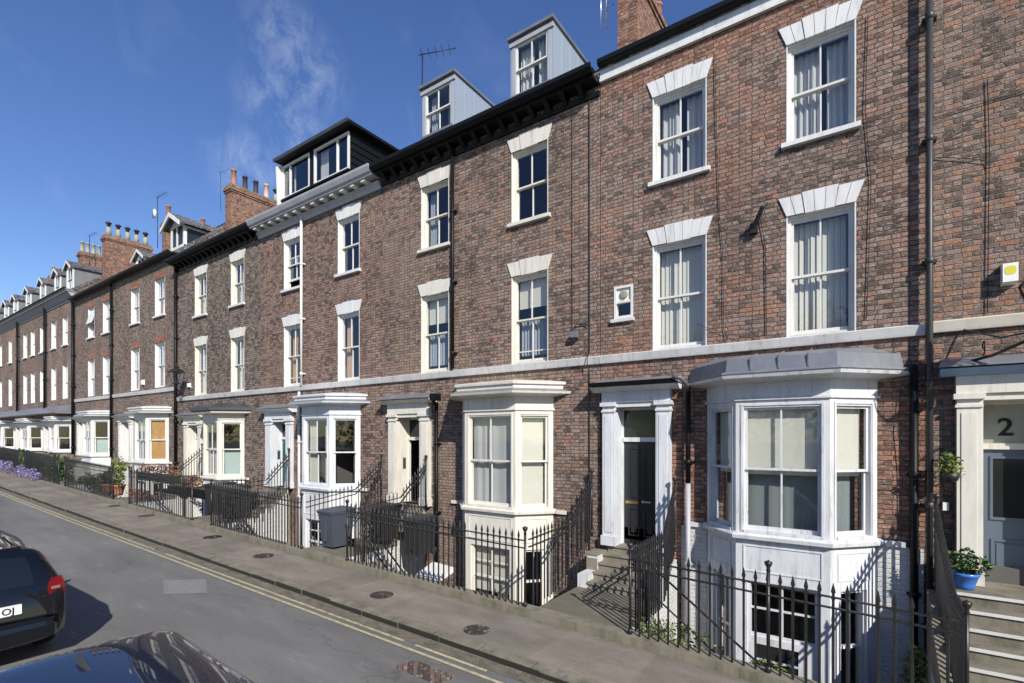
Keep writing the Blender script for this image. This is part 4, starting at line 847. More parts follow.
# ------------------------------------------------------------------ wires and small fittings
def cable(par,pts,r=.009): return obj('cable',MB().tube(pts,r*.72,'cable',5,False),par)
cable(HC,[(-5.29,9.97,10.3),(-5.29,9.97,5.4),(-5.29,9.96,5.3)]); cable(HC,[(-4.87,9.975,10.4),(-4.87,9.975,5.5),(-4.87,9.97,4.9),(-4.87,9.86,4.84),(-4.87,9.86,4.6),(-4.87,9.97,4.5),(-4.87,9.975,.6)],.014)
cable(HC,[(-5.24,9.96,5.5),(-5.2,9.96,5.56),(-4.98,9.96,5.56),(-4.9,9.96,5.5)],.016)
f=MB(); f.box(-5.27,-5.13,9.88,9.99,5.25,5.42,'greypipe'); f.box(-5.29,-5.11,9.86,9.88,5.27,5.40,'lead'); obj('junction_box',f,HC)
cable(HB,[(-2.28,9.975,10.3),(-2.25,9.975,8.8),(-2.19,9.975,7.2),(-2.14,9.975,6.6),(-2.12,9.975,5.1),(-2.05,9.96,4.84)],.008)
cable(HB,[(-1.5,9.97,7.0),(-1.42,9.975,6.5),(-1.40,9.975,4.9)],.010); cable(HB,[(.08,9.975,9.9),(.04,9.975,8.4),(.12,9.975,7.2),(.06,9.975,5.0)],.008)
cable(HB,[(-2.6,9.97,5.25),(-2.1,9.97,5.0),(-1.6,9.92,4.86)],.006)
cable(HA,[(1.5,9.975,8.3),(1.52,9.975,7.3),(1.50,9.975,4.9)],.009); cable(HA,[(.9,9.975,7.35),(1.3,9.97,7.2),(1.5,9.97,7.1),(1.52,9.97,7.0)],.007); cable(HA,[(.9,9.975,7.95),(1.6,9.975,7.97),(3,9.975,8.0)],.007)
f=MB(); f.box(-1.66,-1.54,9.9,9.99,6.75,6.93,'cable'); f.bar((-1.6,9.9,6.85),(-1.42,9.7,7.1),.05,.05,'cable'); f.tube([(-1.55,9.9,6.9),(-1.38,9.96,7.25)],.015,'cable'); obj('cable_bracket',f,HB)
cable(HB,[(.50,9.975,3.9),(.46,9.96,3.2),(.52,9.95,2.6),(.50,9.97,1.4)],.008); cable(HB,[(.25,9.95,2.28),(.4,9.97,2.26),(.7,9.9,2.2)],.007)
def aerial(par,x,y,z,h,n=6,a=.0,s=1.):
    f=MB(); f.tube([(x,y,z),(x,y,z+h)],.018*s,'cable'); dx,dy=math.cos(a),math.sin(a)
    f.tube([(x-.1*dx*s,y-.1*dy*s,z+h-.05),(x+.9*dx*s,y+.9*dy*s,z+h+.12)],.012*s,'cable')
    for i in range(n):
        t=(i/n)*.9*s; px,py,pz=x+dx*t,y+dy*t,z+h-.04+.15*t; f.tube([(px+dy*.22*s,py-dx*.22*s,pz),(px-dy*.22*s,py+dx*.22*s,pz)],.006*s,'cable',5)
    obj('aerial',f,par)
aerial(HC,-10.95,11.0,11.6,3.1,5,.55,1.15)
f=MB(); f.tube([(-5.25,11.7,13.3),(-5.25,11.7,15.4)],.02,'alu'); f.tube([(-5.45,11.7,13.8),(-5.05,11.7,13.8)],.012,'alu'); f.tube([(-5.45,11.7,14.2),(-5.05,11.7,14.2)],.012,'alu'); f.tube([(-5.4,11.7,13.3),(-5.4,11.7,14.6)],.014,'alu'); obj('aerial',f,HB)
aerial(HF,-25.3,11.9,13.9,1.9,3,.5,.5); aerial(HG2,-33.6,12.3,14.0,3.0,5,.2,1.0); aerial(HH,-44.0,12,14.2,2.8,4,.2,1.0)
f=MB(); f.lathe(0,0,[(.02,.0),(.16,.03),(.24,.08),(.27,.13)],'white_pl',16)
f.v=[(-33.5+v[0],12.2-v[2],15.9+v[1]) for v in f.v]; obj('satellite_dish',f,HG2)
# ------------------------------------------------------------------ entrance steps and paths
def path_block(par,x0,x1,y0,y1,zx,mat='footway',name='entrance_path'):
    f=MB(); z0,z1=zx(x0),zx(x1); f.box(x1+.001,x1+.02,y0,y1,PIT,min(z0,z1)-.03,'brick_white'); f.box(x0-.02,x0-.001,y0,y1,PIT,min(z0,z1)-.03,'brick_white'); f.hexa([(x0,y0,PIT-.1),(x1,y0,PIT-.1),(x1,y1,PIT-.1),(x0,y1,PIT-.1)],[(x0,y0,z0),(x1,y0,z1),(x1,y1,z1),(x0,y1,z0)],mat); return obj(name,f,par)
PL=.12  # plinth height above the footway
def edge(x): return gh(x)+PL
path_block(HB,-4.66,-2.98,7.40,9.0,lambda x:.10)
SB,_=steps(HB,-4.42,-3.08,.80,.10,9.92,5,.23,pit=PIT)
f=MB(); f.box(-4.66,-4.425,9.42,10.0-.14,PIT,.66,'worn'); f.box(-4.66,-4.425,9.0,9.418,PIT,.36,'worn'); f.box(-4.69,-4.42,9.40,9.87,.661,.70,'stone'); f.box(-4.67,-4.43,9.419,9.43,.1,.6,'stone'); obj('step_wall',f,HB)
f=MB(); f.box(-3.07,-2.93,8.9,9.86,PIT,.70,'brick_white'); f.box(-3.0,-2.9,7.42,8.9,PIT,.08,'brick_white'); obj('step_wall',f,HB)
path_block(HA,.98,3.0,7.40,8.2,lambda x:-.22)
SA,_=steps(HA,1.0,3.0,.92,-.22,9.35,7,.27,pit=PIT,nosing=True,mat='mossstone')
f=MB(); f.box(.80,.985,7.42,9.85,PIT,-.2,'brick_white'); f.hexa([(.80,8.0,-.2),(.985,8.0,-.2),(.985,9.8,-.2),(.80,9.8,-.2)],[(.80,8.0,.0),(.985,8.0,.0),(.985,9.8,.8),(.80,9.8,.8)],'mossstone'); obj('step_wall',f,HA)
path_block(HC,-11.35,-9.75,7.40,8.9,lambda x:.32)
steps(HC,-11.2,-9.8,1.2,.32,9.9,6,.2,pit=PIT)
path_block(HE,-18.0,-16.3,7.40,8.9,lambda x:.44)
steps(HE,-17.8,-16.35,1.3,.44,9.9,6,.2,pit=PIT)
path_block(HF,-24.8,-22.6,7.40,8.9,lambda x:.60); steps(HF,-24.4,-22.6,1.4,.60,9.9,6,.2,pit=PIT)
path_block(HG,-32.2,-30.0,7.40,9.1,lambda x:.86); steps(HG,-32.,-30.2,1.75,.86,9.9,6,.2,pit=PIT)
path_block(HG2,-38.9,-36.9,7.40,9.1,lambda x:1.06); steps(HG2,-38.7,-37.0,1.95,1.06,9.9,6,.2,pit=PIT)
for (h_,xa,xb) in ((HH,-45,-43.2),(HI,-52,-50.2),(HJ,-59,-57.2),(HK,-66,-64.5)):
    path_block(h_,xa,xb,7.40,9.2,lambda x:gh(x)+.12); steps(h_,xa+.1,xb-.1,2.1,gh(xa)+.12,9.9,5,.2,pit=PIT)
# basement area side walls / white painted retaining wall under the footway belongs to the ground
# ------------------------------------------------------------------ ground
KS=.10
def strip(name,x0,x1,y0,y1,dz,mat,step=2.0,thick=0,kind='structure',xs=None,parent=None,**kw):
    f=MB(); n=max(1,int((x1-x0)/step)); X=[x0+(x1-x0)*i/n for i in range(n+1)]
    X=sorted(set(X+[k for k in (-100,-60,-42,-32,-22,-12,-6,-3,0,2,8,40) if x0<k<x1]))
    for a,b in zip(X,X[1:]):
        za,zb=gh(a)+dz,gh(b)+dz
        if thick: f.hexa([(a,y0,za-thick),(b,y0,zb-thick),(b,y1,zb-thick),(a,y1,za-thick)],[(a,y0,za),(b,y0,zb),(b,y1,zb),(a,y1,za)],mat)
        else: f.quad([(a,y0,za),(b,y0,zb),(b,y1,zb),(a,y1,za)],mat)
    return obj(name,f,parent,kind=kind,**kw)
RD=-.09
strip('road',-180,60,-1.2,5.80,RD,'asphalt')
strip('pavement',-180,60,5.86,7.15,0,'footway',thick=.5)
strip('pavement',-180,60,-4.6,-1.2,0,'footway',thick=.5)
# kerb stones, slightly irregular
f=MB(); r=random.Random(2); x=-80.
while x<30:
    l=.9; a,b=x,x+l-.006; o=r.uniform(-.012,.012); h=r.uniform(-.012,.006)
    f.hexa([(a,5.67+o,gh(a)-.4),(b,5.67+o,gh(b)-.4),(b,5.86,gh(b)-.4),(a,5.86,gh(a)-.4)],[(a,5.685+o,gh(a)+h),(b,5.685+o,gh(b)+h),(b,5.86,gh(b)+.004),(a,5.86,gh(a)+.004)],'kerb')
    f.quad([(a+.002,5.666+o,gh(a)-.3),(b-.002,5.666+o,gh(b)-.3),(b-.002,5.680+o,gh(b)+h-.008),(a+.002,5.680+o,gh(a)+h-.008)],'kerb_dark'); x+=l  # near-black strip over the road-side face of each kerb stone
obj('kerb',f,kind='structure')
strip('gutter_setts',-80,30,5.43,5.665,RD+.006,'gutter')
f=MB()
for i in range(500):
    x=r.uniform(-30,2); y=5.655-abs(r.gauss(0,.08)); s=r.uniform(.004,.014)
    z=gh(x)+RD+.008; a=r.uniform(0,3); 
    f.hexa([(x-s,y-s*.6,z),(x+s,y-s*.7,z),(x+s*.8,y+s*.6,z),(x-s*.7,y+s*.5,z)],[(x-s*.5,y-s*.4,z+s*.7),(x+s*.6,y-s*.3,z+s*.6),(x+s*.4,y+s*.3,z+s*.7),(x-s*.4,y+s*.3,z+s*.5)],r.choice(['gutter','mossstone','stone']))
obj('gutter_litter',f,kind='stuff')
def yline(y,x0,x1): strip('road_marking',x0,x1,y-.028,y+.028,RD+.010,'yline',step=3)
yline(5.23,-70,-3.6); yline(5.38,-70,-14.9); yline(5.38,-14.2,-5.75); yline(5.38,-5.5,-4.15)
f=MB(); z=RD+.006
f.quad([(-11.9,4.45,gh(-11.9)+z),(-10.9,4.10,gh(-10.9)+z),(-10.35,4.62,gh(-10.35)+z),(-11.3,5.02,gh(-11.3)+z)],'patch'); obj('road_patch',f,kind='structure')
f=MB(); f.quad([(-10.35,2.46,gh(-10)+z),(-9.6,2.46,gh(-9.6)+z),(-9.6,2.55,gh(-9.6)+z),(-10.35,2.55,gh(-10)+z)],'wline'); f.quad([(-9.1,2.46,gh(-9)+z),(-8.3,2.46,gh(-8.3)+z),(-8.3,2.55,gh(-8.3)+z),(-9.1,2.55,gh(-9)+z)],'wline'); obj('road_marking',f,kind='structure')
f=MB()
for (x,y,a,b) in ((-18.6,4.4,.35,.10),(-16.8,3.9,.25,.06),(-21,4.5,.4,.05),(-30,4.5,.5,.08)): f.quad([(x,y,gh(x)+z),(x+a,y-.02,gh(x+a)+z),(x+a*.9,y+b,gh(x+a)+z),(x+a*.1,y+b*.8,gh(x)+z)],'wline')
obj('road_marking',f,kind='structure')
# plinth stone under the railings (a low wall along the footway)
def plinth(x0,x1,label):
    f=MB(); n=max(1,int((x1-x0)/1.2)); X=[x0+(x1-x0)*i/n for i in range(n+1)]
    for a,b in zip(X,X[1:]):
        b-=.004; f.hexa([(a,7.15,gh(a)-.3),(b,7.15,gh(b)-.3),(b,7.42,gh(b)-.3),(a,7.42,gh(a)-.3)],[(a,7.165,edge(a)),(b,7.165,edge(b)),(b,7.42,edge(b)+.004),(a,7.42,edge(a)+.004)],'mossstone')
    return f
obj('kerb_plinth',plinth(-80,12,''),kind='structure')
f=MB()
X=[-80,-60,-42,-32,-22,-12,-6,-3,0,2,8,12]
for a,b in zip(X,X[1:]): f.quad([(a,7.418,PIT-.1),(b,7.418,PIT-.1),(b,7.418,edge(b)-.005),(a,7.418,edge(a)-.005)],'brick_white')
obj('retaining_wall',f,kind='structure')
f=MB(); f.box(-80,12,7.41,10.0,PIT-.3,PIT,'stone'); obj('basement_area_floor',f,kind='structure')
# surrounding terrain
f=MB(); f.quad([(-400,-400,PIT-.4-.2),(400,-400,PIT-.6),(400,400,PIT-.6),(-400,400,PIT-.6)],'asphalt'); obj('ground',f,kind='structure')
strip('terrain',-180,60,-60,-4.6,-.02,'asphalt',step=10)
f=MB()
for (xa,xb,w) in ((-2.75,-3.35,.03),(-4.45,-5.0,.02),(-14.0,-14.0,.02)):
    for k in range(8):
        t0,t1=k/8,(k+1)/8; ya,yb=5.9+1.2*t0,5.9+1.2*t1; x0_=xb+(xa-xb)*t0; x1_=xb+(xa-xb)*t1
        f.quad([(x0_,ya,gh(x0_)+.004),(x0_+w,ya,gh(x0_+w)+.004),(x1_+w,yb,gh(x1_+w)+.004),(x1_,yb,gh(x1_)+.004)],'patch')
obj('footway_joint',f,kind='structure')
# manholes
n=0
LM=['round iron cover in the footway nearest the camera, below the cream bay','round iron cover in the footway in front of the wheelie bin railings','round iron cover in the footway below the grey cornice house','round iron cover in the footway left of the pale road patch','small round iron cover in the footway opposite the green door path','farthest small round iron cover in the footway, near the flower pots']
for (x,y,rr,l) in ((-5.0,6.22,.21,LM[0]),(-7.46,6.42,.22,LM[1]),(-11.9,6.58,.24,LM[2]),(-14.9,6.80,.24,LM[3]),(-19.9,6.95,.24,LM[4]),(-23.0,7.0,.2,LM[5])):
    f=MB(); n=24; z=gh(x)+.005; f.add([(x+rr*math.cos(6.2832*i/n),y+rr*math.sin(6.2832*i/n),gh(x+rr*math.cos(6.2832*i/n))+.006) for i in range(n)],[tuple(range(n))],'manhole')
    o=obj('manhole_cover',f,label=l,cat='manhole cover',group='iron covers set in the footway')
f=MB(); 
z=RD+.008; f.hexa([(-5.25,4.72,gh(-5.2)+z-.02),(-4.45,4.72,gh(-4.4)+z-.02),(-4.35,5.03,gh(-4.4)+z-.02),(-5.15,5.03,gh(-5.2)+z-.02)],[(-5.25,4.72,gh(-5.2)+z),(-4.45,4.72,gh(-4.4)+z),(-4.35,5.03,gh(-4.4)+z),(-5.15,5.03,gh(-5.2)+z)],'brownpatch')
obj('drain_cover',f,label='rusty brown square drain cover sunk in the road by the yellow lines',cat='drain cover')
# ------------------------------------------------------------------ railings
def baluster_mb(h=1.29,heavy=False):
    f=MB(); r=.011
    r=.0155; f.tube([(0,0,-.05),(0,0,h-.10)],r,'iron',6,False)
    f.lathe(0,0,[(.011,h-.19),(.022,h-.175),(.022,h-.165),(.011,h-.15)],'iron',6,False)
    f.lathe(0,0,[(.010,h-.12),(.026,h-.085),(.018,h-.04),(.001,h+.03)],'iron',6,False)
    return f
BAL=None
def finial_post(par,x,y,z,h=1.35,urn=True):
    f=MB(); f.tube([(x,y,z-.05),(x,y,z+h-.1)],.022,'iron',8)
    f.lathe(x,y,[(.024,z),(.04,z+.02),(.04,z+.06),(.024,z+.09)],'iron',8)
    if urn: f.lathe(x,y,[(.02,z+h-.12),(.028,z+h-.09),(.02,z+h-.06),(.045,z+h-.01),(.05,z+h+.02),(.015,z+h+.035),(.001,z+h+.05)],'iron',10)
    else: f.lathe(x,y,[(.02,z+h-.1),(.04,z+h-.05),(.03,z+h),(.001,z+h+.06)],'iron',8)
    obj('post',f,par)
def stay(f,x,y,z,d=.45): f.tube([(x,y,z+.85),(x,y+d*.35,z+.55),(x,y+d,z+.0)],.01,'iron',5,False)
def railing(pts,label,h=1.29,sp=.135,single=False,posts=(0,-1),group='iron railings along the footway',postm=False,double=True,h_end=None):
    """pts: (x,y,z) of the foot line"""
    P0=Vector(pts[0]); Rr=root('iron_railing',pts[0],label,'railing',group)
    global BAL
    rails=MB(); panel=MB(); n_in=0
    for a,b in zip(pts,pts[1:]):
        a=Vector(a);b=Vector(b); L=(b-a).length; n=max(2,round(L/sp)); 
        for dz in ((.13,.26) if double else (.13,)):
            rails.bar(a+Vector((0,0,h-dz-.02)),b+Vector((0,0,h-dz-.02)),.040,.018,'iron')
        for i in range(1,n):
            p=a+(b-a)*i/n
            if single:
                panel.tube([(p.x,p.y,p.z-.05),(p.x,p.y,p.z+h-.06)],.0135,'iron',4,False); panel.lathe(p.x,p.y,[(.02,p.z+h-.11),(.02,p.z+h-.05),(.001,p.z+h+.03)],'iron',4,False)
            else:
                if BAL is None:
                    BAL=obj('baluster',baluster_mb(h),None); BAL.parent=Rr; BAL.location=p-P0+Vector((0,0,-.05)); WO[BAL.name]=Vector(p); 
                else: inst(BAL,Rr,p+Vector((0,0,-.05)))
    obj('rail',rails,Rr)
    if single: obj('bars',panel,Rr)
    for i in posts:
        p=pts[i]; finial_post(Rr,p[0],p[1],p[2],h+.06)
    return Rr
Yr=7.28
def front(x0,x1,n=None):
    X=[x0]+[k for k in (-60,-42,-32,-22,-12,-6,-3,0,2) if x0<k<x1]+[x1]; return [(x,Yr,edge(x)) for x in X]
RA=railing(front(-2.88,.93),'black iron railing in front of the large lead roofed bay right of the stone path',sp=.145)
finial_post(RA,-1.0,Yr,edge(-1.0),1.42)
railing([(.93,7.35,edge(.93)),(.93,8.05,-.10),(.90,9.7,.86)],'black iron railing climbing beside the steps to the number 2 door',sp=.10,posts=(-1,))
railing([(-2.88,7.4,.12),(-2.9,8.9,.12),(-2.96,9.75,.92)],'black iron railing on the right of the path to the black front door',sp=.11,posts=(-1,))
railing(front(-9.62,-4.78),'black iron railing before the cream bay, between the blue grey bin and stone path',sp=.135)
railing([(-4.78,7.4,edge(-4.78)),(-4.76,8.95,.22),(-4.76,9.85,1.0)],'black iron side railing left of the path to the black front door',sp=.125,posts=(-1,))
railing([(-9.62,7.4,edge(-9.6)),(-9.62,8.9,.4),(-9.62,9.8,1.2)],'black iron side railing right of the entrance with the entryphone',sp=.13,posts=(-1,),single=True)
railing([(-11.4,7.4,edge(-11.4)),(-11.4,8.9,.5),(-11.4,9.8,1.2)],'black iron side railing left of the entrance with the entryphone',sp=.13,posts=(-1,),single=True)
railing(front(-16.05,-11.4),'black iron railing in front of the pale bay left of the blue grey bin',sp=.135)
railing([(-16.1,7.4,edge(-16.1)),(-16.1,9.0,.5),(-16.1,9.8,1.3)],'black iron side railing right of the green door path',single=True,posts=(-1,))
railing(front(-22.4,-17.3),'black iron railing in front of the bay with the dark lead roof',sp=.14,single=True)
railing([(-22.4,7.4,edge(-22.4)),(-22.4,9.0,.7),(-22.4,9.8,1.4)],'black iron side railing beside the cream door below the wall lantern',single=True,posts=(-1,))
railing(front(-30.0,-24.0),'black iron railing behind which the window box and red flowers stand',sp=.14,single=True)
railing(front(-37.0,-30.9),'black iron railing before the white bays left of the terracotta pot',sp=.14,single=True)
railing(front(-48.9,-37.9),'long black iron railing above the purple flowers',sp=.15,single=True)
railing(front(-66,-49.6),'farthest black iron railing, at the left edge of the photo',sp=.16,single=True)
# basement stair handrails seen through the front railing
def handrail(pts,label,drop=.42):
    Rr=root('basement_handrail',pts[0],label,'handrail','handrails of the basement stairs')
    f=MB()
    for a,b in zip(pts,pts[1:]): f.bar(a,b,.035,.02,'iron'); f.bar((a[0],a[1],a[2]-drop),(b[0],b[1],b[2]-drop),.03,.014,'iron')
    obj('rail',f,Rr)
    for p in (pts[0],pts[-1]): g=MB(); g.tube([(p[0],p[1],p[2]+.03),(p[0],p[1],p[2]-1.0)],.014,'iron',6); obj('upright',g,Rr)
handrail([(-2.75,7.62,1.15),(-1.0,7.62,-.15)],'diagonal black handrail going down right of the stone path towards the basement')
handrail([(-9.45,7.62,1.2),(-7.6,7.62,-.3)],'diagonal black handrail going down beside the sloping white cover')
handrail([(-16.0,7.62,1.45),(-14.0,7.62,.1)],'diagonal black handrail going down in front of the pale bay of the green door house')
# basement stairs
def stairs(par,x0,x1,z0,z1,n=9):
    f=MB()
    for i in range(n): a=x0+(x1-x0)*i/n; b=x0+(x1-x0)*(i+1)/n; f.box(a,b,7.43,8.3,PIT,z0+(z1-z0)*(i+.5)/n,'stone')
    obj('basement_stairs',f,par)
stairs(HB,-2.88,-.9,.0,PIT); stairs(HC,-9.6,-7.7,.2,PIT); stairs(HE,-16.2,-14.2,.35,PIT)
# ------------------------------------------------------------------ things in front of the houses
def wheelie(loc,mat,label,rz=0,s=1.0,lidopen=0):
    x,y,z=0,0,0; Rr=root('wheelie_bin',loc,label,'wheelie bin','wheelie bins by the front doors'); 
    WO[Rr.name]=Vector((0,0,0))
    w,d,h=.29*s,.36*s,.98*s
    f=MB(); f.loft([[(-w*.8,-d*.75,.06),(w*.8,-d*.75,.06),(w*.8,d*.8,.06),(-w*.8,d*.8,.06)],[(-w,-d,h*.94),(w,-d,h*.94),(w,d,h*.94),(-w,d,h*.94)],[(-w*1.06,-d*1.05,h*.945),(w*1.06,-d*1.05,h*.945),(w*1.06,d*1.05,h*.945),(-w*1.06,d*1.05,h*.945)],[(-w*1.06,-d*1.05,h),(w*1.06,-d*1.05,h),(w*1.06,d*1.05,h),(-w*1.06,d*1.05,h)]],mat); f.box(-.03,.03,-d*.98,-d*.9,.2,.8,mat); obj('body',f,Rr)
    f=MB(); f.loft([[(-w*1.1,-d*1.12,h+.002),(w*1.1,-d*1.12,h+.002),(w*1.1,d*1.05,h+.002),(-w*1.1,d*1.05,h+.002)],[(-w*1.08,-d*1.1,h+.03),(w*1.08,-d*1.1,h+.03),(w*1.08,d*1.05,h+.06),(-w*1.08,d*1.05,h+.06)],[(-w*.8,-d*.8,h+.06),(w*.8,-d*.8,h+.06),(w*.8,d*.9,h+.085),(-w*.8,d*.9,h+.085)]],mat); obj('lid',f,Rr)
    f=MB(); f.tube([(-w*.9,d*1.18,h-.02),(w*.9,d*1.18,h-.02)],.014,mat); f.box(-w*.9,-w*.8,d,d*1.2,h-.04,h,mat); f.box(w*.8,w*.9,d,d*1.2,h-.04,h,mat); obj('handle',f,Rr)
    for sx in (-1,1):
        f=MB(); f.lathe(0,0,[(.1,-.025),(.1,.025)],'rubber',14); f.v=[(sx*w*.95+v[2],d*.8+v[0],.1+v[1]) for v in f.v]; obj('wheel',f,Rr)
    WO[Rr.name]=Vector(loc); Rr.rotation_euler=(0,0,rz); return Rr
wheelie((-10.80,7.85,.32),'bin','blue grey wheelie bin standing in the gap between two railings',.0,.93)
wheelie((-8.95,8.9,.15),'darkbin','black wheelie bin behind railings to the right of the cream doorway',.1,.92)
wheelie((-9.95,8.7,.45),'darkbin','black wheelie bin standing on the path in front of the cream doorway',.2,.85)
wheelie((-16.75,8.3,.45),'darkbin','black wheelie bin behind railings below the green door',.0,1.)
wheelie((-17.9,8.4,.47),'darkbin','black wheelie bin left of the one below the green door',.3,1.)
# sloping white basement cover
f=MB(); f.hexa([(-8.75,7.9,-.5),(-8.0,7.7,-.5),(-7.9,9.0,-.1),(-8.7,9.1,-.1)],[(-8.75,7.9,-.42),(-8.0,7.7,-.42),(-7.9,9.0,.0),(-8.7,9.1,.0)],'render'); Rr=root('lean_to_cover',(-8.3,8.3,PIT),'sloping white lean-to cover in the basement yard left of the cream bay','cover'); obj('cover_panel',f,Rr)
f=MB(); f.box(-8.7,-8.0,7.95,8.9,PIT,-.46,'brick_white'); obj('base_wall',f,Rr)
# trough planters
def trough(x0,x1,y,z,label,plantm,mat='darkbin',seed=1,n=350):
    Rr=root('planter_trough',((x0+x1)/2,y,z),label,'planter'); f=MB(); f.hexa([(x0+.03,y-.11,z),(x1-.03,y-.11,z),(x1-.03,y+.11,z),(x0+.03,y+.11,z)],[(x0,y-.15,z+.28),(x1,y-.15,z+.28),(x1,y+.15,z+.28),(x0,y+.15,z+.28)],mat); f.box(x0-.02,x1+.02,y-.17,y+.17,z+.281,z+.31,mat); obj('trough',f,Rr)
    if plantm:
        k=max(2,int((x1-x0)/.5)); g=MB()
        for i in range(k): leaves(g,(x0+(x1-x0)*(i+.5)/k,y,z+.48),(.3,.16,.22),n//k,.05,plantm,seed+i)
        obj('plants',g,Rr)
trough(-25.2,-21.7,8.6,1.25,'long black trough of russet plants behind the railing below the wall lantern','russet',n=700)
# shelf canopy black over F's basement
f=MB(); f.box(-20.6,-16.6,8.3,9.0,.92,1.20,'darkbin'); f.box(-20.6,-16.6,8.27,8.3,.90,1.22,'black'); Rr=root('basement_canopy',(-18.6,8.6,PIT),'long black flat canopy over the basement yard below the bay with the dark lead roof','canopy'); obj('canopy_deck',f,Rr)
for x in (-20.5,-18.6,-16.7): g=MB(); g.box(x-.03,x+.03,8.33,8.39,PIT,.95,'iron'); obj('leg',g,Rr)
# plants
def pot_plant(x,y,z,r,h,potm,leafs,label,cat='potted plant',lr=None,n=420,size=.05,seed=1):
    Rr=root('potted_plant',(x,y,z),label,cat); f=MB(); f.lathe(x,y,[(r*.62,z),(r*.7,z+h*.25),(r*.93,z+h*.8),(r,z+h*.82),(r*1.04,z+h),(r*.9,z+h),(r*.88,z+h*.9)],potm,20); f.lathe(x,y,[(r*.9,z+h*.86),(r*.01,z+h*.9)],'soil',12); obj('pot',f,Rr)
    g=MB(); lr=lr or (r*1.5,r*1.5,r*1.1)
    for i in range(7): a=i*.9; g.tube([(x,y,z+h*.85),(x+lr[0]*.5*math.cos(a),y+lr[1]*.5*math.sin(a),z+h+lr[2])],.006,'soil',4,False)
    leaves(g,(x,y,z+h+lr[2]*.75),lr,n,size,leafs,seed); obj('foliage',g,Rr); return Rr
pot_plant(1.20,9.60,.92,.17,.24,'bluepot','leaf','bushy green plant in a bright blue glazed pot on the top step',lr=(.27,.2,.17),n=700,size=.035)
pot_plant(-25.35,7.85,.64,.26,.45,'terracotta','leafy','tall leafy plant in a terracotta pot',lr=(.28,.25,.6),n=400,size=.08,seed=4)
pot_plant(-26.5,7.85,.66,.24,.4,'terracotta','leaf','low green plant in a terracotta pot, left of the tall one',lr=(.3,.25,.3),n=300,size=.07,seed=5)
def patch(name,x0,x1,y0,y1,z,zr,n,size,mat,label,cat,seed=1):
    g=MB(); k=max(1,int((x1-x0)/.5))
    for i in range(k):
        x=x0+(x1-x0)*(i+.5)/k; leaves(g,(x,(y0+y1)/2,z(x)+zr*.6),((x1-x0)/k*.8,(y1-y0)/2,zr*(.7+.5*math.sin(i*2.3+seed)**2)),n//k,size,mat,seed+i)
    return obj(name,g,label=label,cat=cat)
patch('flower_clump',-38.0,-33.6,7.0,7.4,lambda x:edge(x),.28,1500,.05,'heather','purple blossom spilling over the plinth stone below the far railing, nearer clump','flowers',3)
patch('flower_clump',-44.5,-39.0,7.0,7.4,lambda x:edge(x)-.02,.36,1800,.055,'heather','larger purple blossom mound spilling over the plinth stone, farther clump','flowers',9)
patch('flower_clump',-24.0,-22.6,7.7,8.1,lambda x:.75,.16,300,.05,'redflower','red flowers behind the railing below the black trough','flowers',12)
patch('weed_clump',-2.75,-2.0,7.5,7.8,lambda x:.0,.16,500,.035,'leafy','yellow green weeds just behind the railing at the right of the stone path','weeds',5)
patch('weed_clump',-1.25,-.9,7.6,7.9,lambda x:-.15,.10,150,.03,'leafy','small tuft of weeds behind the railing under the big bay','weeds',6)
patch('shrub',-30.5,-27.2,7.8,8.6,lambda x:.85,.25,1800,.06,'leaf','dark green shrubs filling the yard behind the railing under the trough','shrub',8)
patch('shrub',.55,.75,9.3,9.7,lambda x:-.9,.6,300,.06,'leafy','thin green climber between the downpipe and the number 2 steps','climber',18)
patch('russet_shrub',-21.4,-20.2,8.6,8.9,lambda x:1.25,.18,300,.06,'russet','russet orange grasses left of the long black canopy','shrub',28)
for i,(a,b,l) in enumerate(((-36.8,-33.4,'dark green hedge behind the railing in front of the farther white bay'),(-43.2,-38.2,'dark green hedge behind the long railing, above the nearer purple clump'),(-50.0,-44.8,'dark green hedge behind the long railing, above the larger purple mound'),(-57.0,-51.5,'farthest dark green hedge behind the railing at the left edge'))):
    patch('hedge',a,b,7.7,8.5,lambda x:gh(x)+.25,.55,1600,.09,'leaf',l,'hedge',31+i)
# hanging basket by number 2
Rr=root('hanging_basket',(1.06,9.72,2.42),'small hanging basket of pale green leaves on the wall left of the number 2 door','hanging basket')
f=MB(); f.lathe(1.06,9.72,[(.02,2.42),(.09,2.45),(.12,2.56)],'cable',10); obj('basket',f,Rr); g=MB(); leaves(g,(1.06,9.72,2.66),(.14,.13,.20),330,.035,'leafy',44); obj('foliage',g,Rr)
f=MB(); f.tube([(1.06,9.98,2.98),(1.06,9.72,3.0),(1.06,9.72,2.85)],.008,'iron'); f.tube([(1.06,9.98,2.75),(1.06,9.78,2.98)],.006,'iron'); obj('bracket',f,Rr)
# alarm box
def alarm(x0,x1,z0,z1,label,d=.11,sticker=True):
    Rr=root('alarm_box',((x0+x1)/2,10,z0),label,'alarm box'); f=MB(); f.hexa([(x0,10-d,z0+.02),(x1,10-d,z0+.02),(x1,10.,z0),(x0,10.,z0)],[(x0+.0,10-d,z1-.02),(x1,10-d,z1-.02),(x1,10.,z1),(x0,10.,z1)],'white_pl'); obj('case',f,Rr)
    if sticker:
        g=MB(); xc=(x0+x1)/2; g.add([(xc+(x1-x0)*.38*math.cos(t*.5236),10-d-.003,z0+(z1-z0)*.6+(z1-z0)*.27*max(-.75,min(.75,math.sin(t*.5236)*1.1))) for t in range(12)],[tuple(range(12))],'yellow'); obj('sticker',g,Rr)
alarm(1.64,1.80,5.26,5.56,'white alarm box with yellow sticker beside the wall lantern at the right edge',d=.16)
alarm(-29.0,-28.8,5.6,5.85,'small white alarm box above the string course between the far windows',sticker=False)
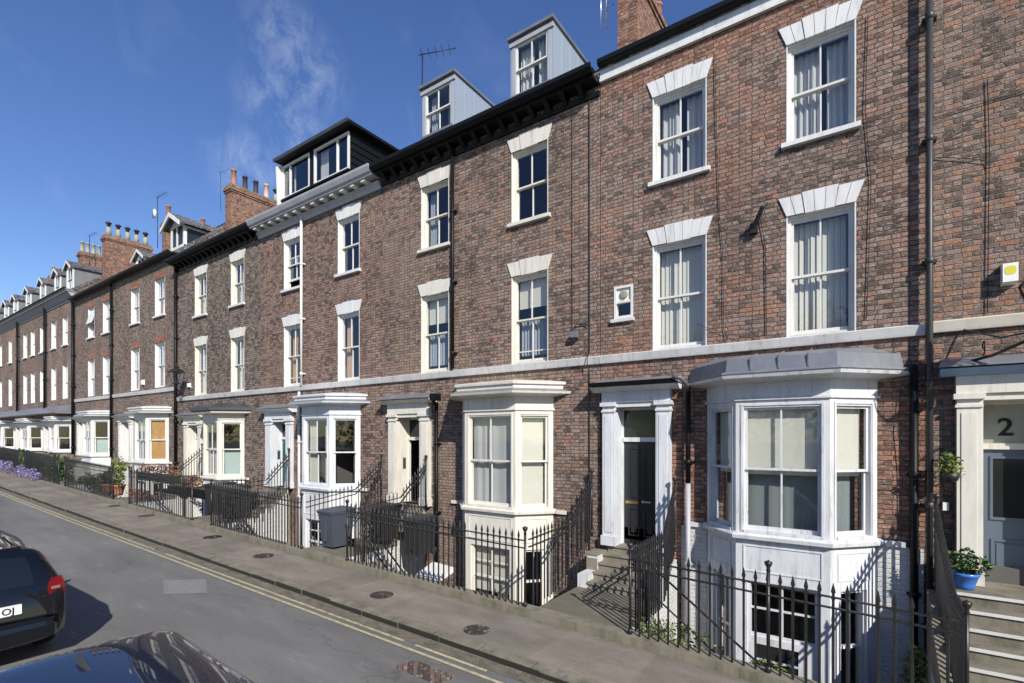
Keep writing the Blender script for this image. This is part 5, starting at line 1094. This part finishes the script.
alarm(-24.0,-23.86,5.2,5.4,'small pale box on the brick beside the far wall lantern',sticker=False)
f=MB(); f.box(1.0,1.07,9.94,10,1.98,2.1,'white_pl'); tag(obj('bell_push',f),'small white bell box on the wall below the hanging basket','bell box')
# wall lanterns
def lantern(x,y,z,label,s=1.0,yw=10.0,xw=None):
    """z: base of the glass body"""
    xw=x if xw is None else xw
    Rr=root('wall_lantern',(x,y,z),label,'lamp','old street lanterns on brackets')
    f=MB(); sq=lambda r,zz:[(x-r*s,y-r*s,zz),(x+r*s,y-r*s,zz),(x+r*s,y+r*s,zz),(x-r*s,y+r*s,zz)]
    f.loft([sq(.245,z+.44*s),sq(.25,z+.46*s),sq(.13,z+.60*s),sq(.07,z+.62*s),sq(.09,z+.68*s),sq(.03,z+.74*s),sq(.005,z+.84*s)],'iron'); f.loft([sq(.12,z-.04*s),sq(.13,z)],'iron')
    for a,b in ((-1,-1),(1,-1),(1,1),(-1,1)): f.tube([(x+a*.12*s,y+b*.12*s,z),(x+a*.235*s,y+b*.235*s,z+.45*s)],.013*s,'iron',5,False)
    obj('lantern_frame',f,Rr)
    g=MB(); g.loft([sq(.115,z+.002),sq(.228,z+.44*s)],'glass',cap=False); obj('lantern_glass',g,Rr)
    b=MB(); b.tube([(xw,yw,z-.42*s),(xw+(x-xw)*.4,yw+(y-yw)*.45,z-.38*s),(x,y,z-.18*s),(x,y,z-.03*s)],.022*s,'iron'); b.tube([(xw,yw,z+.1*s),(xw+(x-xw)*.5,yw+(y-yw)*.5,z-.15*s),(x,y,z-.15*s)],.012*s,'iron')
    k=[(xw+(x-xw)*.3+.0,yw+(y-yw)*.3+.1*s*math.cos(t*.6)*.8,z-.25*s+.1*s*math.sin(t*.6)) for t in range(10)]; b.tube(k,.009*s,'iron',5); obj('bracket',b,Rr)
lantern(1.93,9.0,4.60,'black framed glass lantern on a curved wall bracket, cut by the right edge',1.,10.0,1.2)
lantern(-23.9,9.45,5.35,'black lantern on a scrolled bracket between two houses in the middle distance',1.0,10.,-24.6)
# chain of posts at near kerb not seen
# trees across the street: one silhouette in panes; row added tall to darken reflections
def tree(x,y,h,label,seed):
    Rr=root('tree',(x,y,gh(x)),label,'tree','garden trees across the street'); r=random.Random(seed); z=gh(x)
    t=MB(); t.tube([(x,y,z-.3),(x+.1,y,z+h*.25),(x-.05,y+.1,z+h*.5),(x,y,z+h*.75)],.16,'soil',8)
    for i in range(7): a=i*.9; t.tube([(x,y,z+h*(.3+.05*i)),(x+1.2*math.cos(a),y+1.2*math.sin(a),z+h*(.42+.06*i))],.05,'soil',5)
    obj('trunk',t,Rr)
    g=MB()
    for i in range(16):
        a=r.uniform(0,6.28); d=r.uniform(.2,2.8); leaves(g,(x+d*math.cos(a),y+d*.7*math.sin(a),z+h*r.uniform(.30,.90)),(1.7,1.5,1.4),330,.18,'leaf',seed*20+i)
    obj('crown',g,Rr)
for i,(x,y,h) in enumerate(((-3,-13.5,11),(3,-14.5,12),(9,-13.5,11),(15,-14,12),(22,-14,12),(-10,-14,10),(-18,-13.5,10.5))):
    tree(x,y,h,['leafy garden tree across the street opposite the black front door','leafy garden tree across the street opposite the number 2 house','bushy garden tree across the street, first beyond the number 2 house','bushy garden tree across the street, second beyond the number 2 house','bushy garden tree across the street, farthest to the right','low garden tree across the street opposite the cream bay','leafy garden tree across the street opposite the green door'][i],i+3)
f=MB(); f.box(-60,40,-9.4,-9.1,-1.5,1.9,'brick_b'); f.box(-60,40,-9.44,-9.06,1.901,1.98,'stone'); w_=obj('garden_wall',f,label='long brick garden wall across the street in front of the trees',cat='wall')
# ------------------------------------------------------------------ cars
def car(loc,rz,label,paintm,H=1.62,rails=True,fin=False,plate=None,wid=.92,py=0.0,dr=.05):
    Rr=root('parked_car',loc,label,'car','cars parked along the near kerb'); WO[Rr.name]=Vector((0,0,0))
    # stations from the rear (x negative) to the nose: x, z of sill, belt, roof, half widths sill / belt / roof
    w=wid
    ST=[(-2.30,.38,.60,.62,w*.80,w*.86,w*.70),(-2.27,.30,.80,.84,w*.86,w*.94,w*.78),(-2.22,.27,1.00,1.03,w*.90,w*.965,w*.82),(-2.08,.26,1.03,1.30,w*.93,w*.98,w*.78),(-1.97,.25,1.03,H-.12-dr*.6,w*.95,w*.985,w*.75),(-1.86,.24,1.03,H-.012-dr,w*.96,w*.99,w*.75),(-1.78,.24,1.03,H-dr,w*.96,w*.99,w*.74),
        (-1.2,.24,1.02,H-dr*.3,w*.97,w,w*.70),(-.4,.24,1.01,H+dr*.6,w*.97,w,w*.70),(.35,.24,1.0,H-.03,w*.97,w,w*.69),(.85,.24,.99,H-.22,w*.97,w,w*.66),(1.30,.24,.97,1.10,w*.96,w*.99,w*.72),(1.45,.24,.95,1.0,w*.96,w*.985,w*.80),(1.95,.25,.84,.90,w*.93,w*.95,w*.74),(2.22,.27,.68,.74,w*.86,w*.86,w*.66),(2.32,.36,.52,.56,w*.76,w*.74,w*.6)]
    n=8; vs=[]; 
    for (x,zl,zb,zr,wl,wb,wr) in ST:
        sec=[(0,zl),(wl*.9,zl),(wl,zl+.10),(wb*1.0,zl+(zb-zl)*.5),(wb*.985,zb),(wr+(wb-wr)*.22,zb+(zr-zb)*.86),(wr*.86,zr-.006),(0,zr+.022)]
        vs+=[(x,y,z) for y,z in sec]+[(x,-y,z) for y,z in sec[-2:0:-1]]
    m=14; f=MB(); body=[];glass=[]
    for k in range(len(ST)-1):
        for i in range(m):
            j=(i+1)%m; q=(k*m+i,(k+1)*m+i,(k+1)*m+j,k*m+j)
            side=i in (4,9); top=i in(5,6,7,8)
            if side and 5<=k<=9: glass.append(q)
            elif (i in (6,7) or (i in(5,8) and False)) and (k==10 ): glass.append(q)
            elif i in (5,6,7,8) and k in (10,): glass.append(q)
            elif i in (6,7) and k in (2,3): glass.append(q)
            else: body.append(q)
    body.append(tuple(range(m))[::-1]); body.append(tuple(range((len(ST)-1)*m,len(ST)*m)))
    f.add(vs,body,paintm,True); o=len(f.v); 
    kk=f.mi('carglass')
    for q in glass: f.f.append(list(q)); f.m.append(kk); f.sm.append(True)
    B=obj('body',f,Rr); md=B.modifiers.new('Subdivision','SUBSURF'); md.levels=2; md.render_levels=3
    me=B.data
    # wheels
    for x in (-1.38,1.40):
        for s in (-1,1):
            g=MB(); g.lathe(0,0,[(.2,-.10),(.31,-.11),(.33,-.08),(.33,.08),(.31,.11),(.2,.10)],'rubber',24); g.v=[(x+v[0],s*(w-.10)+v[2],.33+v[1]) for v in g.v]; W=obj('wheel',g,Rr)
            g=MB(); g.lathe(0,0,[(.02,.11),(.06,.115),(.2,.10),(.205,.06)],'alu',20); g.v=[(x+v[0],s*(w-.10+v[2]),.33+v[1]) for v in g.v]; obj('rim',g,W)
    for s in (-1,1):
        g=MB(); g.loft([[(-2.255,s*w*.76,.86),(-2.22,s*w*.945,.86),(-2.06,s*w*.985,.88),(-2.15,s*w*.76,.9)],[(-2.262,s*w*.74,.94),(-2.225,s*w*.95,.94),(-2.04,s*w*.99,.96),(-2.15,s*w*.74,.96)],[(-2.235,s*w*.76,1.03),(-2.20,s*w*.94,1.03),(-2.03,s*w*.985,1.03),(-2.12,s*w*.76,1.03)],[(-2.19,s*w*.80,1.09),(-2.15,s*w*.915,1.09),(-2.05,s*w*.955,1.08),(-2.1,s*w*.80,1.08)]],'redlens',True,False); T=obj('tail_lamp',g,Rr)
        g=MB(); g.box(-2.268,-2.24,s*w*.78,s*w*.88,.95,.985,'clearlens'); obj('reversing_lens',g,T)
        g=MB(); g.loft([[(2.1,s*w*.5,.60),(2.28,s*w*.5,.58),(2.1,s*w*.9,.60),(1.9,s*w*.9,.62)],[(2.0,s*w*.5,.74),(2.2,s*w*.5,.72),(2.02,s*w*.88,.76),(1.8,s*w*.9,.78)]],'clearlens'); obj('headlight',g,Rr)
        g=MB(); g.loft([[(.72,s*w*.98,1.02),(.86,s*w*.98,1.02),(.86,s*w*1.2,1.03),(.74,s*w*1.2,1.03)],[(.72,s*w*.98,1.12),(.82,s*w*.98,1.12),(.82,s*w*1.2,1.17),(.74,s*w*1.2,1.17)]],paintm); obj('door_mirror',g,Rr)
        if rails:
            yy=s*w*.615; rr=.016; lf=.035; g=MB(); g.tube([(-1.72,yy,H-.09),(-1.55,yy,H-.01),(-1.3,yy,H+.02),(0,yy,H+lf),(.3,yy,H+lf*.7),(.5,yy,H-.06)],rr,'blackpot',8); g.tube([(-.5,yy,H-.04),(-.5,yy,H+lf)],.012,'blackpot',6); obj('roof_rail',g,Rr)
    g=MB(); g.loft([[(-2.31,-w*.8,.34),(-2.31,w*.8,.34),(-2.05,w*.99,.34),(-2.05,-w*.99,.34)],[(-2.345,-w*.80,.50),(-2.345,w*.80,.50),(-2.05,w*1.005,.50),(-2.05,-w*1.005,.50)],[(-2.33,-w*.78,.56),(-2.33,w*.78,.56),(-2.05,w*.99,.57),(-2.05,-w*.99,.57)]],paintm,True); obj('rear_bumper',g,Rr)
    g=MB(); g.tube([(-2.20,.05,1.10),(-2.10,.4,1.16),(-2.06,.55,1.30)],.008,'rubber',5); obj('rear_wiper',g,Rr)
    if not fin: g=MB(); g.box(-1.84,-1.70,-w*.55,w*.55,H-.10,H-.035,paintm); obj('rear_spoiler',g,Rr)
    if fin:
        g=MB(); g.loft([[(-1.55,-.03,H+.005),(-1.32,-.012,H+.012),(-1.32,.012,H+.012),(-1.55,.03,H+.005)],[(-1.56,-.006,H+.09),(-1.5,-.004,H+.085),(-1.5,.004,H+.085),(-1.56,.006,H+.09)]],'blackpot'); obj('aerial_fin',g,Rr)
    g=MB(); g.box(-2.322,-2.28,py-.27,py+.27,.72,.84,'plate'); PLt=obj('number_plate',g,Rr)
    if plate:
        text('plate_text',plate,.115,.001,.002,PLt,(-2.326,py,.742),(R(90),0,R(-90)))
    g=MB(); g.lathe(0,0,[(.055,0),(.06,.004),(.06,.01),(.05,.012)],'chrome',20); g.v=[(-2.272-v[2],v[0]+py,.97+v[1]) for v in g.v]; obj('badge',g,Rr)
    Rr.rotation_euler=(0,0,rz); WO[Rr.name]=Vector(loc); Rr.location=loc; return Rr
C1=car((-11.25,1.27,gh(-10.7)+RD),math.pi+R(1.5),'dark estate car with roof rails and red tail lamp, cut by the left edge','carblack',1.55,rails=True,plate='YB58 OJ',py=-.14)
C2=car((-2.52,1.06,gh(-2.7)+RD),0,'dark blue car seen from above, only its glossy roof at the bottom edge','carblue',1.74,rails=False,fin=True,dr=-.04)
# ------------------------------------------------------------------ camera, light, sky
cam=bpy.data.cameras.new('Camera'); co=bpy.data.objects.new('Camera',cam); COL.objects.link(co)
co.location=(0,0,EYE); co.rotation_euler=(R(90),0,R(34.778)); cam.sensor_width=36; cam.lens=504/1024*36; cam.shift_y=94.5/1024; cam.clip_end=2000; cam.clip_start=.05
S.camera=co
sd=Vector((1.33,-1.0,1.12)).normalized(); el=math.asin(sd.z); az=math.atan2(sd.x,sd.y)
sun=bpy.data.lights.new('Sun','SUN'); sun.energy=4.2; sun.angle=R(.5); sun.color=(1,.95,.865); so=bpy.data.objects.new('Sun',sun); COL.objects.link(so); so.rotation_euler=sd.to_track_quat('Z','Y').to_euler()
w=bpy.data.worlds.new('World'); S.world=w; w.use_nodes=True; nt=w.node_tree; bg=nt.nodes['Background']
sky=N(nt,'ShaderNodeTexSky',sky_type='NISHITA'); sky.sun_disc=False; sky.sun_elevation=el; sky.sun_rotation=az; sky.altitude=100; sky.air_density=1.0; sky.dust_density=.3; sky.ozone_density=2.6
tc=N(nt,'ShaderNodeTexCoord'); V=tc.outputs['Generated']
def blob(d,rad):
    a=N(nt,'ShaderNodeVectorMath',operation='DISTANCE'); nt.links.new(V,a.inputs[0]); a.inputs[1].default_value=d
    m=N(nt,'ShaderNodeMapRange'); m.inputs[1].default_value=rad; m.inputs[2].default_value=rad*.25; nt.links.new(a.outputs['Value'],m.inputs[0]); return m.outputs[0]
def wdir(px,py):
    X=(px-512)/504; Z=(436-py)/504; c,s=math.cos(R(34.778)),math.sin(R(34.778)); return Vector((X*c-s,c+X*s,Z)).normalized()
acc=None
for (px,py,rad) in ((285,40,.07),(300,75,.085),(275,100,.07),(295,130,.075),(245,165,.07)):
    bl=blob(wdir(px,py),rad)
    if acc is None: acc=bl
    else:
        mx=N(nt,'ShaderNodeMath',operation='MAXIMUM'); nt.links.new(acc,mx.inputs[0]); nt.links.new(bl,mx.inputs[1]); acc=mx.outputs[0]
mp=N(nt,'ShaderNodeMapping'); mp.inputs['Scale'].default_value=(17,17,10); nt.links.new(V,mp.inputs[0])
nz=N(nt,'ShaderNodeTexNoise'); nz.inputs['Scale'].default_value=1.6; nz.inputs['Detail'].default_value=10; nz.inputs['Roughness'].default_value=.68; nz.inputs['Distortion'].default_value=.35; nt.links.new(mp.outputs[0],nz.inputs['Vector'])
cr=ramp(nt,[(.40,(0,0,0)),(.72,(1,1,1))]); nt.links.new(nz.outputs['Fac'],cr.inputs[0])
m1=N(nt,'ShaderNodeMath',operation='MULTIPLY'); nt.links.new(cr.outputs[0],m1.inputs[0]); nt.links.new(acc,m1.inputs[1])
nz2=N(nt,'ShaderNodeTexNoise'); nz2.inputs['Scale'].default_value=.5; nz2.inputs['Detail'].default_value=8; nz2.inputs['Distortion'].default_value=1.2; nt.links.new(mp.outputs[0],nz2.inputs['Vector']); cr2=ramp(nt,[(.55,(0,0,0)),(.85,(.05,.05,.05))]); nt.links.new(nz2.outputs['Fac'],cr2.inputs[0])
m2=N(nt,'ShaderNodeMath',operation='MULTIPLY_ADD'); m2.inputs[1].default_value=.20; nt.links.new(m1.outputs[0],m2.inputs[0]); nt.links.new(cr2.outputs[0],m2.inputs[2])
hs=N(nt,'ShaderNodeHueSaturation'); hs.inputs['Saturation'].default_value=1.18; hs.inputs['Value'].default_value=.95; hs.inputs['Hue'].default_value=.514; nt.links.new(sky.outputs[0],hs.inputs['Color'])
col=mixc(nt,hs.outputs[0],(7.,7.6,8.6),m2.outputs[0])
nt.links.new(col,bg.inputs['Color']); bg.inputs['Strength'].default_value=.108
S.view_settings.view_transform='Standard'; S.view_settings.look='None'; S.view_settings.gamma=1; S.view_settings.exposure=.55; S.view_settings.use_curve_mapping=False
S.render.engine='CYCLES'
